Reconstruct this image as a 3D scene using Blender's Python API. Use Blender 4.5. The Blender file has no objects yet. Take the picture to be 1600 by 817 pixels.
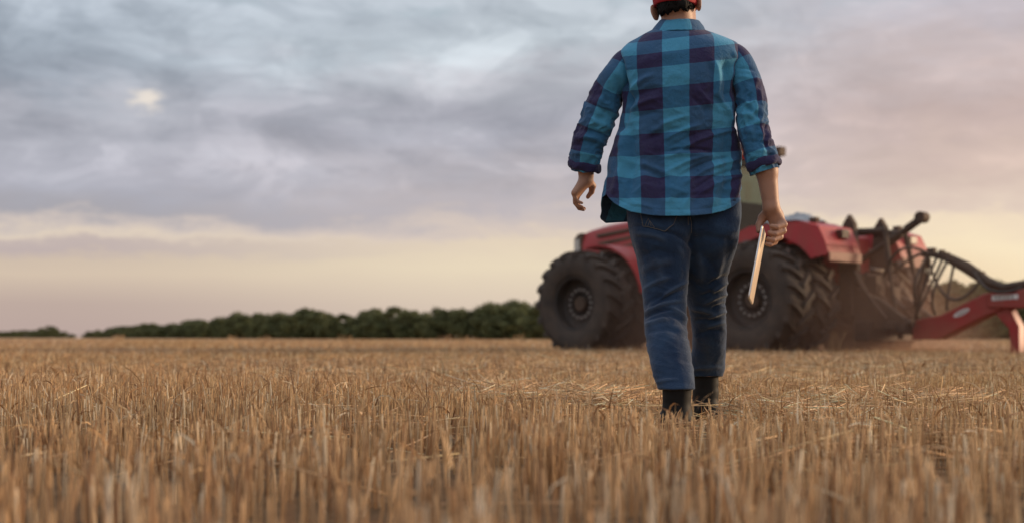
import bpy, bmesh, math, random
import numpy as np
from mathutils import Vector, Matrix
from mathutils.bvhtree import BVHTree

random.seed(7)
RNG = np.random.default_rng(7)
SC = bpy.context.scene
COL = SC.collection
R = math.radians

# ------------------------------------------------------------------ camera, sky, sun, exposure
F, CX, HY, CH = 2222.2, 800.0, 527.0, 0.365      # focal length in photo pixels, centre column, horizon row, camera height
cam_d = bpy.data.cameras.new('camera')
cam_d.lens, cam_d.sensor_width = 50, 36
cam_d.shift_y = (HY - 408.5) / 1600
cam_d.clip_start, cam_d.clip_end = 0.05, 9000
cam_d.dof.use_dof = True
cam_d.dof.focus_distance = 5.5
cam_d.dof.aperture_fstop = 2.4
cam = bpy.data.objects.new('camera', cam_d)
cam.location = (0, 0, CH)
cam.rotation_euler = (R(90), 0, 0)
COL.objects.link(cam)
SC.camera = cam

SUN_AZ, SUN_EL = R(73), R(11)                    # from the right and a little ahead, low
SUN_DIR = Vector((math.sin(SUN_AZ) * math.cos(SUN_EL), math.cos(SUN_AZ) * math.cos(SUN_EL), math.sin(SUN_EL)))
sun_d = bpy.data.lights.new('sun', 'SUN')
sun_d.energy, sun_d.angle, sun_d.color = 3.3, R(10), (1.0, 0.72, 0.46)
sun = bpy.data.objects.new('sun', sun_d)
sun.rotation_euler = SUN_DIR.to_track_quat('Z', 'Y').to_euler()
COL.objects.link(sun)

SC.view_settings.view_transform = 'Standard'
SC.view_settings.look = 'None'
SC.view_settings.exposure = 0
SC.view_settings.gamma = 1
SC.view_settings.use_curve_mapping = False
SC.cycles.use_denoising = True
SC.cycles.max_bounces = 6
SC.cycles.volume_bounces = 1
SC.cycles.volume_step_rate = 2.0


def lin(r, g, b):
    def f(c):
        c /= 255
        return c / 12.92 if c <= .04045 else ((c + .055) / 1.055) ** 2.4
    return (f(r), f(g), f(b), 1)


class NT:
    """small helper round a node tree"""
    def __init__(s, tree):
        s.t = tree
        tree.nodes.clear()

    def n(s, typ, inp=None, **kw):
        nd = s.t.nodes.new(typ)
        for k, v in kw.items():
            setattr(nd, k, v)
        for k, v in (inp or {}).items():
            if hasattr(v, 'is_linked') or hasattr(v, 'links'):
                s.t.links.new(v, nd.inputs[k])
            else:
                nd.inputs[k].default_value = v
        return nd

    def math(s, op, a, b=None, c=None, clamp=False):
        i = {0: a}
        if b is not None: i[1] = b
        if c is not None: i[2] = c
        return s.n('ShaderNodeMath', i, operation=op, use_clamp=clamp).outputs[0]

    def mix(s, fac, a, b, blend='MIX'):
        return s.n('ShaderNodeMix', {0: fac, 6: a, 7: b}, data_type='RGBA', blend_type=blend).outputs[2]

    def ramp(s, fac, stops, interp='LINEAR'):
        nd = s.n('ShaderNodeValToRGB', {0: fac})
        cr = nd.color_ramp
        cr.interpolation = interp
        while len(cr.elements) < len(stops):
            cr.elements.new(1)
        for e, (p, c) in zip(cr.elements, stops):
            e.position = p
            e.color = c if hasattr(c, '__len__') else (c, c, c, 1)
        return nd.outputs[0]

    def smooth(s, v, a, b):
        return s.n('ShaderNodeMapRange', {0: v, 1: a, 2: b, 3: 0.0, 4: 1.0}, interpolation_type='SMOOTHSTEP').outputs[0]

    def noise(s, vec, scale, detail=4, rough=.5, dist=0.0):
        return s.n('ShaderNodeTexNoise', {'Vector': vec, 'Scale': scale, 'Detail': detail, 'Roughness': rough, 'Distortion': dist}).outputs[0]


world = bpy.data.worlds.new('World')
SC.world = world
world.use_nodes = True
w = NT(world.node_tree)
gen = w.n('ShaderNodeTexCoord').outputs['Generated']
sep = w.n('ShaderNodeSeparateXYZ', {0: gen}).outputs
horiz = w.math('SQRT', w.math('ADD', w.math('MULTIPLY', sep[0], sep[0]), w.math('MULTIPLY', sep[1], sep[1])))
el = w.math('MULTIPLY', w.math('ARCTAN2', sep[2], horiz), 57.2958)
az = w.math('MULTIPLY', w.math('ARCTAN2', sep[0], sep[1]), 57.2958)
sinaz = w.math('DIVIDE', sep[0], w.math('MAXIMUM', horiz, .001))
st = w.n('ShaderNodeVectorMath', {0: gen, 1: (5.0, 5.0, 24.0)}, operation='MULTIPLY').outputs[0]
st2 = w.n('ShaderNodeVectorMath', {0: gen, 1: (9.0, 9.0, 21.0)}, operation='MULTIPLY').outputs[0]
nA = w.noise(st, 1.1, 6, .6, .1)
nB = w.noise(st2, 1.7, 8, .62, .25)
nC = w.noise(st, 3.2, 7, .62, .15)
warp = w.math('ADD', w.math('MULTIPLY', w.math('SUBTRACT', nB, .5), 3.0), w.math('MULTIPLY', w.math('SUBTRACT', nA, .5), 2.6))
warp2 = w.math('MULTIPLY', w.math('SUBTRACT', nC, .5), 1.9)
sky_up = w.smooth(el, 1.5, 5.0)
drop = w.math('MULTIPLY', w.math('SUBTRACT', 1.0, w.smooth(sinaz, -.05, .3)), .85)
e2 = w.math('ADD', el, w.math('MULTIPLY', w.math('ADD', drop, w.math('ADD', warp, warp2)), sky_up))
t = w.math('DIVIDE', e2, 16.0, clamp=True)
left = w.ramp(t, [(0, lin(186, 165, 158)), (1.3/16, lin(190, 170, 160)), (2.6/16, lin(212, 193, 173)), (3.3/16, lin(208, 190, 172)),
                  (3.75/16, lin(192, 177, 174)), (4.2/16, lin(196, 181, 176)), (4.6/16, lin(224, 208, 190)), (5.1/16, lin(204, 192, 186)), (5.8/16, lin(168, 166, 173)),
                  (7.2/16, lin(168, 169, 180)), (9.3/16, lin(172, 174, 184)), (10.8/16, lin(148, 156, 168)), (12.2/16, lin(156, 166, 178)), (13.6/16, lin(176, 186, 198)), (1, lin(172, 181, 194))])
mid = w.ramp(t, [(0, lin(205, 185, 172)), (1.5/16, lin(221, 203, 183)), (3.0/16, lin(233, 217, 190)), (4.2/16, lin(228, 211, 188)),
                 (4.8/16, lin(214, 199, 189)), (6/16, lin(192, 184, 187)), (9/16, lin(178, 178, 188)), (11/16, lin(186, 188, 196)), (12.4/16, lin(194, 203, 211)), (1, lin(184, 192, 203))])
right = w.ramp(t, [(0, lin(222, 190, 150)), (2.0/16, lin(246, 223, 186)), (3.2/16, lin(249, 230, 196)), (4.6/16, lin(241, 221, 194)), (5.2/16, lin(226, 206, 190)),
                   (6.5/16, lin(213, 191, 180)), (8.8/16, lin(198, 178, 173)), (10.5/16, lin(200, 185, 184)), (13/16, lin(196, 190, 198)), (1, lin(182, 182, 194))])
col = w.mix(w.smooth(sinaz, -.33, .02), left, mid)
col = w.mix(w.smooth(sinaz, .03, .32), col, right)
col = w.mix(w.smooth(el, 14.0, 45.0), col, (.72, .75, .82, 1))      # the cloud layer is thinner and lighter overhead
# light and dark cloud masses above the deck's far edge
nD = w.noise(w.n('ShaderNodeVectorMath', {0: gen, 1: (7.0, 7.0, 15.0)}, operation='MULTIPLY').outputs[0], 1.9, 9, .56, .5)
mod = w.math('ADD', .90, w.math('MULTIPLY', w.ramp(nA, [(.32, 0.0), (.68, 1.0)], 'EASE'), .30))
mod2 = w.math('ADD', .85, w.math('MULTIPLY', w.ramp(nD, [(.35, 0.0), (.5, .4), (.64, 1.0)], 'EASE'), .36))
mod = w.math('MULTIPLY', mod, mod2)
deck = w.math('MULTIPLY', w.smooth(el, 4.6, 7.0), w.math('SUBTRACT', 1.0, w.math('MULTIPLY', w.smooth(sinaz, .1, .3), .6)))
modc = w.math('ADD', w.math('MULTIPLY', deck, w.math('SUBTRACT', mod, 1.0)), 1.0)
comb = w.n('ShaderNodeCombineXYZ', {0: w.math('POWER', modc, 1.06), 1: modc, 2: w.math('POWER', modc, .93)}).outputs[0]
col = w.mix(1.0, col, comb, 'MULTIPLY')
# open sky behind the deck (Nishita), seen through thin gaps high up
sky = w.n('ShaderNodeTexSky', sky_type='NISHITA', sun_disc=False, sun_elevation=SUN_EL, sun_rotation=SUN_AZ, air_density=1.0, dust_density=1.5, ozone_density=1.0).outputs[0]
SKY_K = 0.085
sky = w.mix(1.0, sky, (SKY_K, SKY_K, SKY_K, 1), 'MULTIPLY')
gap = w.math('MULTIPLY', w.smooth(w.math('ADD', el, w.math('MULTIPLY', warp, 1.2)), 12.4, 13.6), w.ramp(nC, [(.46, 0.0), (.62, 1.0)]))
gap = w.math('MULTIPLY', gap, .55)
blue = w.mix(.5, sky, lin(196, 216, 224))
col = w.mix(gap, col, blue)


def spot(a0, e0, ra, re, wob):
    dx = w.math('DIVIDE', w.math('ADD', w.math('SUBTRACT', az, a0), w.math('MULTIPLY', w.math('SUBTRACT', w.noise(st2, 7.0, 5, .6, .0), .5), wob)), ra)
    dy = w.math('DIVIDE', w.math('ADD', w.math('SUBTRACT', el, e0), w.math('MULTIPLY', w.math('SUBTRACT', w.noise(st2, 5.0, 7, .6, .2), .5), wob)), re)
    d = w.math('SQRT', w.math('ADD', w.math('MULTIPLY', dx, dx), w.math('MULTIPLY', dy, dy)))
    return w.math('SUBTRACT', 1.0, w.smooth(d, .15, 1.0))


hole = spot(-14.4, 9.2, .85, .60, 1.3)                       # the small sunlit break in the cloud
col = w.mix(w.math('MULTIPLY', hole, .95), col, lin(254, 238, 214))
halo = spot(-15.0, 9.1, 2.8, 1.5, 1.6)
col = w.mix(w.math('MULTIPLY', halo, .45), col, lin(206, 206, 214))
# glow of the veiled low sun, outside the frame on the right
dots = w.n('ShaderNodeVectorMath', {0: gen, 1: tuple(SUN_DIR)}, operation='DOT_PRODUCT').outputs['Value']
glow = w.math('MULTIPLY', w.math('POWER', w.math('MAXIMUM', dots, 0.0), 12.0), 1.0)
glowc = w.mix(1.0, w.n('ShaderNodeCombineXYZ', {0: glow, 1: glow, 2: glow}).outputs[0], (1.0, .72, .40, 1), 'MULTIPLY')
col = w.mix(1.0, col, glowc, 'ADD')
BG = .1
bg = w.n('ShaderNodeBackground', {0: w.mix(1.0, col, (1 / BG, 1 / BG, 1 / BG, 1), 'MULTIPLY'), 1: BG})
w.t.links.new(bg.outputs[0], w.n('ShaderNodeOutputWorld').inputs[0])
world.cycles.sampling_method = 'MANUAL'
world.cycles.sample_map_resolution = 1024


# ------------------------------------------------------------------ helpers
def P(px, py, Y):
    """a point that stands Y metres ahead and is seen at photo pixel (px, py)"""
    return np.array([(px - CX) * Y / F, Y, CH + (HY - py) * Y / F])


def mesh_np(name, v, quads=None, tris=None, smooth=True):
    me = bpy.data.meshes.new(name)
    v = np.asarray(v, dtype=np.float32)
    nq = 0 if quads is None else len(quads)
    ntr = 0 if tris is None else len(tris)
    me.vertices.add(len(v))
    me.vertices.foreach_set('co', v.ravel())
    idx = []
    if nq: idx.append(np.asarray(quads, dtype=np.int32).ravel())
    if ntr: idx.append(np.asarray(tris, dtype=np.int32).ravel())
    idx = np.concatenate(idx)
    me.loops.add(len(idx))
    me.loops.foreach_set('vertex_index', idx)
    me.polygons.add(nq + ntr)
    starts = np.concatenate([np.arange(nq) * 4, nq * 4 + np.arange(ntr) * 3]).astype(np.int32)
    me.polygons.foreach_set('loop_start', starts)
    me.polygons.foreach_set('use_smooth', np.full(nq + ntr, smooth))
    me.update(calc_edges=True)
    return me


def link(name, me, mat=None, parent=None):
    o = bpy.data.objects.new(name, me)
    COL.objects.link(o)
    if mat is not None and me is not None:
        me.materials.clear()
        me.materials.append(mat)
    if parent is not None:
        o.parent = parent
    return o


def tag(o, label=None, cat=None, group=None, kind=None):
    if label: o['label'] = label
    if cat: o['category'] = cat
    if group: o['group'] = group
    if kind: o['kind'] = kind
    return o


class MB:
    """collects simple solids into one mesh"""
    def __init__(s):
        s.v, s.f = [], []

    def add(s, vs, fs):
        b = len(s.v)
        s.v += [tuple(map(float, p)) for p in vs]
        s.f += [tuple(b + i for i in f) for f in fs]
        return s

    def box(s, x0, x1, y0, y1, z0, z1):
        vs = [(x, y, z) for x in (x0, x1) for y in (y0, y1) for z in (z0, z1)]
        return s.add(vs, [(0, 1, 3, 2), (4, 6, 7, 5), (0, 4, 5, 1), (2, 3, 7, 6), (0, 2, 6, 4), (1, 5, 7, 3)])

    def prism(s, poly, y0, y1):
        """poly in the x-z plane, extruded along y"""
        n = len(poly)
        vs = [(x, y0, z) for x, z in poly] + [(x, y1, z) for x, z in poly]
        fs = [tuple(range(n))[::-1], tuple(range(n, 2 * n))] + [(i, (i + 1) % n, n + (i + 1) % n, n + i) for i in range(n)]
        return s.add(vs, fs)

    def tube(s, pts, r, n=10, cap=True):
        pts = [Vector(p) for p in pts]
        rs = r if hasattr(r, '__len__') else [r] * len(pts)
        vs = []
        up = None
        for i, p in enumerate(pts):
            d = (pts[min(i + 1, len(pts) - 1)] - pts[max(i - 1, 0)]).normalized()
            if up is None:
                up = Vector((0, 0, 1)) if abs(d.z) < .9 else Vector((1, 0, 0))
            a = d.cross(up).normalized()
            b = a.cross(d).normalized()
            up = b
            for k in range(n):
                t = 2 * math.pi * k / n
                vs.append(p + (a * math.cos(t) + b * math.sin(t)) * rs[i])
        fs = [(i * n + k, i * n + (k + 1) % n, (i + 1) * n + (k + 1) % n, (i + 1) * n + k) for i in range(len(pts) - 1) for k in range(n)]
        if cap:
            fs += [tuple(range(n))[::-1], tuple(range((len(pts) - 1) * n, len(pts) * n))]
        return s.add(vs, fs)

    def lathe(s, prof, n=48, close=True):
        """prof of (radius, y) turned about the y axis"""
        m = len(prof)
        vs = [(r * math.cos(2 * math.pi * k / n), y, r * math.sin(2 * math.pi * k / n)) for k in range(n) for r, y in prof]
        last = m if close else m - 1
        fs = [(k * m + j, k * m + (j + 1) % m, ((k + 1) % n) * m + (j + 1) % m, ((k + 1) % n) * m + j) for k in range(n) for j in range(last)]
        return s.add(vs, fs)

    def build(s, name, mat, parent=None, bevel=0, angle=35):
        me = bpy.data.meshes.new(name)
        me.from_pydata(s.v, [], s.f)
        bm = bmesh.new()
        bm.from_mesh(me)
        bmesh.ops.recalc_face_normals(bm, faces=bm.faces)
        bm.to_mesh(me)
        bm.free()
        me.polygons.foreach_set('use_smooth', np.full(len(me.polygons), True))
        me.set_sharp_from_angle(angle=R(angle))
        o = link(name, me, mat, parent)
        if bevel:
            m = o.modifiers.new('bevel', 'BEVEL')
            m.width, m.segments, m.limit_method, m.angle_limit = bevel, 2, 'ANGLE', R(40)
        return o


def material(name, color, rough=.6, metal=0.0, var=.12, scale=8.0, bump=0.0, bscale=60.0, dirt=None, dirt_amt=.0, dirt_scale=2.5, spec=.5):
    m = bpy.data.materials.new(name)
    m.use_nodes = True
    k = NT(m.node_tree)
    pos = k.n('ShaderNodeTexCoord').outputs['Object']
    nz = k.noise(pos, scale, 5, .6)
    c = color if len(color) == 4 else (*color, 1)
    lo = tuple(x * (1 - var) for x in c[:3]) + (1,)
    hi = tuple(min(1, x * (1 + var)) for x in c[:3]) + (1,)
    base = k.mix(nz, lo, hi)
    if dirt is not None:
        dn = k.ramp(k.noise(pos, dirt_scale, 6, .65, .4), [(.5 - dirt_amt * .5, 0.0), (.75, 1.0)])
        base = k.mix(k.math('MULTIPLY', dn, min(1, dirt_amt * 1.3)), base, (*dirt, 1))
    inp = {'Base Color': base, 'Roughness': rough, 'Metallic': metal, 'Specular IOR Level': spec}
    b = k.n('ShaderNodeBsdfPrincipled', inp)
    if bump:
        bp = k.n('ShaderNodeBump', {'Strength': bump, 'Distance': .01, 'Height': k.noise(pos, bscale, 5, .6)})
        k.t.links.new(bp.outputs[0], b.inputs['Normal'])
    k.t.links.new(b.outputs[0], k.n('ShaderNodeOutputMaterial').inputs[0])
    return m


def attr_material(name, attr, rough, mul=(1, 1, 1), transl=0.0):
    """colour from a per-piece colour attribute (each straw and leaf has its own tint)"""
    m = bpy.data.materials.new(name)
    m.use_nodes = True
    k = NT(m.node_tree)
    c = k.n('ShaderNodeAttribute', attribute_name=attr).outputs['Color']
    c = k.mix(1.0, c, (*mul, 1), 'MULTIPLY')
    b = k.n('ShaderNodeBsdfPrincipled', {'Base Color': c, 'Roughness': rough, 'Specular IOR Level': .3})
    out = b.outputs[0]
    if transl:
        tr = k.n('ShaderNodeBsdfTranslucent', {0: c})
        out = k.n('ShaderNodeMixShader', {0: transl, 1: out, 2: tr.outputs[0]}).outputs[0]
    k.t.links.new(out, k.n('ShaderNodeOutputMaterial').inputs[0])
    return m


def set_color(me, name, rgb):
    a = me.attributes.new(name, 'FLOAT_COLOR', 'POINT')
    a.data.foreach_set('color', np.concatenate([rgb, np.ones((len(rgb), 1))], 1).astype(np.float32).ravel())


_H = RNG.random(4096)
def vnoise(p):
    """smooth value noise on an (n,3) array"""
    i = np.floor(p).astype(np.int64)
    f = p - i
    f = f * f * (3 - 2 * f)
    def h(a, b, c):
        return _H[(a * 73 + b * 179 + c * 283 + (a * b) * 7 + (b * c) * 13) & 4095]
    out = 0
    for dx in (0, 1):
        for dy in (0, 1):
            for dz in (0, 1):
                wgt = (f[:, 0] if dx else 1 - f[:, 0]) * (f[:, 1] if dy else 1 - f[:, 1]) * (f[:, 2] if dz else 1 - f[:, 2])
                out = out + wgt * h(i[:, 0] + dx, i[:, 1] + dy, i[:, 2] + dz)
    return out


def fbm(p, o=3):
    a, s, t = 1.0, 0, 0
    for k in range(o):
        s = s + a * vnoise(p * 2 ** k + 17.3 * k)
        t += a
        a *= .5
    return s / t


# ------------------------------------------------------------------ ground
gm = bpy.data.materials.new('soil_and_chaff')
gm.use_nodes = True
k = NT(gm.node_tree)
pos = k.n('ShaderNodeTexCoord').outputs['Object']
n1 = k.noise(pos, 9.0, 8, .7)
n2 = k.noise(pos, .05, 6, .6)
n3 = k.noise(k.n('ShaderNodeVectorMath', {0: pos, 1: (.25, 1.2, 1.0)}, operation='MULTIPLY').outputs[0], .6, 5, .6)
c1 = k.ramp(n1, [(.25, (.06, .036, .021, 1)), (.5, (.15, .092, .05, 1)), (.75, (.34, .225, .125, 1))])
c2 = k.mix(k.ramp(n2, [(.35, 0.0), (.65, 1.0)]), (.55, .32, .18, 1), (.62, .42, .25, 1))
c2 = k.mix(k.math('MULTIPLY', n3, .35), c2, (.36, .24, .14, 1))
yy = k.n('ShaderNodeSeparateXYZ', {0: pos}).outputs
dist = k.math('SQRT', k.math('ADD', k.math('MULTIPLY', yy[0], yy[0]), k.math('MULTIPLY', yy[1], yy[1])))
gc = k.mix(k.smooth(dist, 18.0, 70.0), c1, c2)      # beyond the modelled stalks the straw itself is the surface
gb = k.n('ShaderNodeBsdfPrincipled', {'Base Color': gc, 'Roughness': .95, 'Specular IOR Level': .1})
bp = k.n('ShaderNodeBump', {'Strength': .7, 'Distance': .03, 'Height': n1})
k.t.links.new(bp.outputs[0], gb.inputs['Normal'])
k.t.links.new(gb.outputs[0], k.n('ShaderNodeOutputMaterial').inputs[0])
rad = np.concatenate([[0], np.geomspace(1, 6000, 70)])
na = 96
ang = np.linspace(0, 2 * np.pi, na, endpoint=False)
gx = (rad[:, None] * np.cos(ang)).ravel()
gy = (rad[:, None] * np.sin(ang)).ravel()
gv = np.stack([gx, gy, np.zeros_like(gx)], 1)
gv[:, 2] = (fbm(gv * np.array([1.1, 1.1, 1]), 2) - .5) * .035 * (rad.repeat(na) < 40)
gi = np.arange(len(rad) * na).reshape(len(rad), na)
gq = np.stack([gi[:-1], gi[1:], np.roll(gi[1:], -1, 1), np.roll(gi[:-1], -1, 1)], -1).reshape(-1, 4)
tag(link('ground', mesh_np('ground', gv, gq), gm), 'flat harvested field of straw-coloured soil reaching the horizon', 'field', kind='structure')


# ------------------------------------------------------------------ stubble
def sm(x, a, b):
    t = np.clip((x - a) / (b - a), 0, 1)
    return t * t * (3 - 2 * t)


def trodden(x, y):
    """0 where the stubble stands, towards 1 where it is knocked flat (round the walker and in strips)"""
    m = .97 * np.exp(-(((x - .70) / .34) ** 2 + ((y - 5.35) / 1.0) ** 2))
    m = np.maximum(m, .95 * np.exp(-(((x - .42) / .40) ** 2 + ((y - 6.7) / .9) ** 2)))
    m = np.maximum(m, .85 * np.exp(-(((x - 1.15) / .40) ** 2 + ((y - 5.9) / .8) ** 2)))
    m = np.maximum(m, .85 * np.exp(-(((x + .12) / .45) ** 2 + ((y - 7.8) / 1.0) ** 2)))
    m = np.maximum(m, .75 * np.exp(-(((x - 2.2) / 1.0) ** 2 + ((y - 6.9) / 1.0) ** 2)))
    m = np.maximum(m, .6 * np.exp(-(((x - 1.5) / 1.2) ** 2 + ((y - 9.6) / 1.2) ** 2)))
    return m


def straw_tint(n, rng):
    t = rng.random((n, 1))
    base = np.array([.43, .235, .106]) * (1 - t) + np.array([.68, .440, .225]) * t
    br = (rng.random((n, 1)) < .22)
    base = np.where(br, np.array([.30, .155, .07]) * (.7 + .6 * t), base)
    pale = (rng.random((n, 1)) < .10)
    base = np.where(pale, np.array([.80, .64, .43]) * (.8 + .3 * t), base)
    return base * (.85 + .3 * rng.random((n, 1)))


def scatter(y0, y1, dens, rng, margin=.9, clump=5, spread=.022):
    """plants in an even random spread, several stems to a plant, wide enough for a step to the side"""
    area = .37 * (y1 ** 2 - y0 ** 2) + 2 * margin * (y1 - y0)
    nc = int(area * dens / clump)
    y = np.sqrt(rng.random(nc * 2) * (y1 ** 2 - y0 ** 2) + y0 ** 2)
    x = (rng.random(nc * 2) * 2 - 1) * (.37 * y1 + margin)
    ok = np.abs(x) < .37 * y + margin
    x, y = x[ok][:nc], y[ok][:nc]
    per = rng.integers(max(1, clump - 3), clump + 4, len(x))
    x, y = x.repeat(per), y.repeat(per)
    return x + rng.normal(0, spread, len(x)), y + rng.normal(0, spread, len(x))


SV, SQ, ST_, SCOL = [], [], [], []
nv = 0


def stalks(x, y, h, r, sides, rings, rng, lean=.10):
    global nv
    n = len(x)
    la = rng.random(n) * 2 * np.pi
    lm = np.abs(rng.normal(0, lean, n)) * h
    bend = rng.normal(0, .03, n) * h
    ax = np.linspace(0, 1, rings)
    rot = rng.random(n) * 6.28
    tint = straw_tint(n, rng)
    tint = tint * (.74 + .52 * fbm(np.stack([x * .45, y * .22, x * 0 + 9], 1), 3))[:, None]
    tint[:, 2] *= .82 + .36 * fbm(np.stack([x * .3, y * .15, x * 0 + 31], 1), 2)
    V = np.empty((n, rings, sides, 3))
    for i, t in enumerate(ax):
        cx = x + np.cos(la) * lm * t + np.sin(la) * bend * math.sin(math.pi * t)
        cy = y + np.sin(la) * lm * t + np.cos(la) * bend * math.sin(math.pi * t)
        rr = r * (1.0 - .15 * t)
        for s in range(sides):
            a = rot + 2 * np.pi * s / sides
            V[:, i, s, 0] = cx + rr * np.cos(a)
            V[:, i, s, 1] = cy + rr * np.sin(a)
            V[:, i, s, 2] = h * t - .01 + (rng.normal(0, .05, n) * h * .12 if i == rings - 1 else 0)
    V[:, -1, :, 2] += np.cos(np.arange(sides) * 2 * np.pi / sides)[None, :] * (r * 1.2)[:, None]      # slanting cut
    base = nv + np.arange(n) * rings * sides
    qs = []
    for i in range(rings - 1):
        for s in range(sides):
            q = np.stack([base + i * sides + s, base + i * sides + (s + 1) % sides, base + (i + 1) * sides + (s + 1) % sides, base + (i + 1) * sides + s], 1)
            qs.append(q)
    SQ.append(np.concatenate(qs))
    if sides == 3:
        top = base + (rings - 1) * sides
        ST_.append(np.stack([top, top + 1, top + 2], 1))
    elif sides == 4:
        top = base + (rings - 1) * sides
        SQ.append(np.stack([top, top + 1, top + 2, top + 3], 1))
    elif sides == 5:
        top = base + (rings - 1) * sides
        SQ.append(np.stack([top, top + 1, top + 2, top + 3], 1))
        ST_.append(np.stack([top, top + 3, top + 4], 1))
    SV.append(V.reshape(-1, 3))
    c = np.repeat(tint[:, None, :], rings * sides, 1)
    SCOL.append(c.reshape(-1, 3))
    nv += n * rings * sides


def blades(x, y, z, length, width, rng, up=.5, segs=3, pale=1.0):
    """dry leaf blades: bent ribbons"""
    global nv
    n = len(x)
    a = rng.random(n) * 2 * np.pi
    el0 = rng.normal(up, .45, n)
    curl = rng.normal(-.9, .6, n)
    tw = rng.random(n) * 3.14
    tint = straw_tint(n, rng) * pale
    V = np.empty((n, segs + 1, 2, 3))
    px, py, pz = x.copy(), y.copy(), z.copy()
    for i in range(segs + 1):
        t = i / segs
        wd = width * (1 - .8 * t) * .5
        sx, sy, sz = -np.sin(a) * np.cos(tw), np.cos(a) * np.cos(tw), np.sin(tw)
        for j, sgn in enumerate((-1, 1)):
            V[:, i, j, 0] = px + sgn * wd * sx
            V[:, i, j, 1] = py + sgn * wd * sy
            V[:, i, j, 2] = np.maximum(pz + sgn * wd * sz, .004)
        e = el0 + curl * t
        st = length / segs
        px = px + np.cos(a) * np.cos(e) * st
        py = py + np.sin(a) * np.cos(e) * st
        pz = pz + np.sin(e) * st
    base = nv + np.arange(n) * (segs + 1) * 2
    for i in range(segs):
        SQ.append(np.stack([base + 2 * i, base + 2 * i + 1, base + 2 * i + 3, base + 2 * i + 2], 1))
    SV.append(V.reshape(-1, 3))
    SCOL.append(np.repeat(tint[:, None, :], (segs + 1) * 2, 1).reshape(-1, 3))
    nv += n * (segs + 1) * 2


def boots_clear(x, y):
    a = (np.abs(x - .607) < .075) & (np.abs(y - 5.27) < .20)
    b = (np.abs(x - .792) < .075) & (np.abs(y - 5.91) < .20)
    return ~(a | b)


rng = np.random.default_rng(11)
HF = lambda x, y: .135 + .07 * (fbm(np.stack([x * .5, y * .5, x * 0 + 3], 1), 2) - .5)
x, y = scatter(.6, 9.0, 890, rng, .75)
keep = boots_clear(x, y)
x, y = x[keep], y[keep]
tr = trodden(x, y)
h = HF(x, y) * (.72 + .5 * rng.random(len(x)))
tall = rng.random(len(x)) < .035
h = h * (1 + .28 * (1 - sm(y, 1.3, 3.6)))
h = np.where(tall, h * 1.35, h) * (1 - .62 * tr * (rng.random(len(x)) < .93))
stalks(x, y, h, rng.uniform(.0016, .0036, len(x)) * (.68 + .32 * (1 - sm(y, 2.0, 4.5))), 4, 3, rng, .10)
pick = (rng.random(len(x)) < .40) & (y > 1.6) & (rng.random(len(x)) < np.clip((y - 1.0) / 3.5, .25, 1))
blades(x[pick], y[pick], h[pick] * rng.uniform(.2, 1.0, pick.sum()), rng.uniform(.04, .11, pick.sum()), rng.uniform(.004, .009, pick.sum()), rng, 1.15)
x, y = scatter(9.0, 30.0, 205, rng, 1.2, 5, .03)
keep = ~((np.abs(x - 1.27) < .9) & (np.abs(y - 28.4) < .5)) 
x, y = x[keep], y[keep]
tr = trodden(x, y)
h = HF(x, y) * (.7 + .55 * rng.random(len(x))) * (1 - .6 * tr)
stalks(x, y, h, rng.uniform(.0026, .0048, len(x)), 3, 2, rng, .14)
pick = rng.random(len(x)) < .25
blades(x[pick], y[pick], h[pick] * rng.uniform(.3, 1.0, pick.sum()), rng.uniform(.06, .16, pick.sum()), rng.uniform(.006, .014, pick.sum()), rng, .8, 2)
x, y = scatter(30.0, 85.0, 15, rng, 3, 4, .06)
h = HF(x, y) * (.7 + .6 * rng.random(len(x)))
stalks(x, y, h, rng.uniform(.006, .013, len(x)), 3, 2, rng, .2)
x, y = scatter(85.0, 190.0, 1.6, rng, 6, 3, .15)
h = HF(x, y) * (.8 + .7 * rng.random(len(x)))
stalks(x, y, h, rng.uniform(.02, .04, len(x)), 3, 2, rng, .25)
# a few tufts standing above the skyline of the field
for (bx, by, n) in [(185, 150, 60), (700, 70, 26), (730, 75, 22), (540, 95, 24), (365, 110, 24), (415, 90, 20), (810, 50, 16), (1450, 30, 14), (1300, 22, 10)]:
    p = P(bx, HY, by)
    xx = p[0] + rng.normal(0, .22 * by / 80, n)
    stalks(xx, by + rng.normal(0, .3, n), rng.uniform(.28, .46, n) * (1 + by / 300), np.full(n, .00012 * by), 3, 2, rng, .3)
STRAW = attr_material('straw', 'tint', .62, transl=.12)
me = mesh_np('stubble', np.concatenate(SV), np.concatenate(SQ), np.concatenate(ST_), smooth=True)
set_color(me, 'tint', np.concatenate(SCOL))
tag(link('stubble', me, STRAW), 'cut wheat stubble standing in short upright stalks across the field', 'stubble', kind='stuff')

# loose straw lying on and between the stalks
SV, SQ, ST_, SCOL = [], [], [], []
nv = 0


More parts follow.
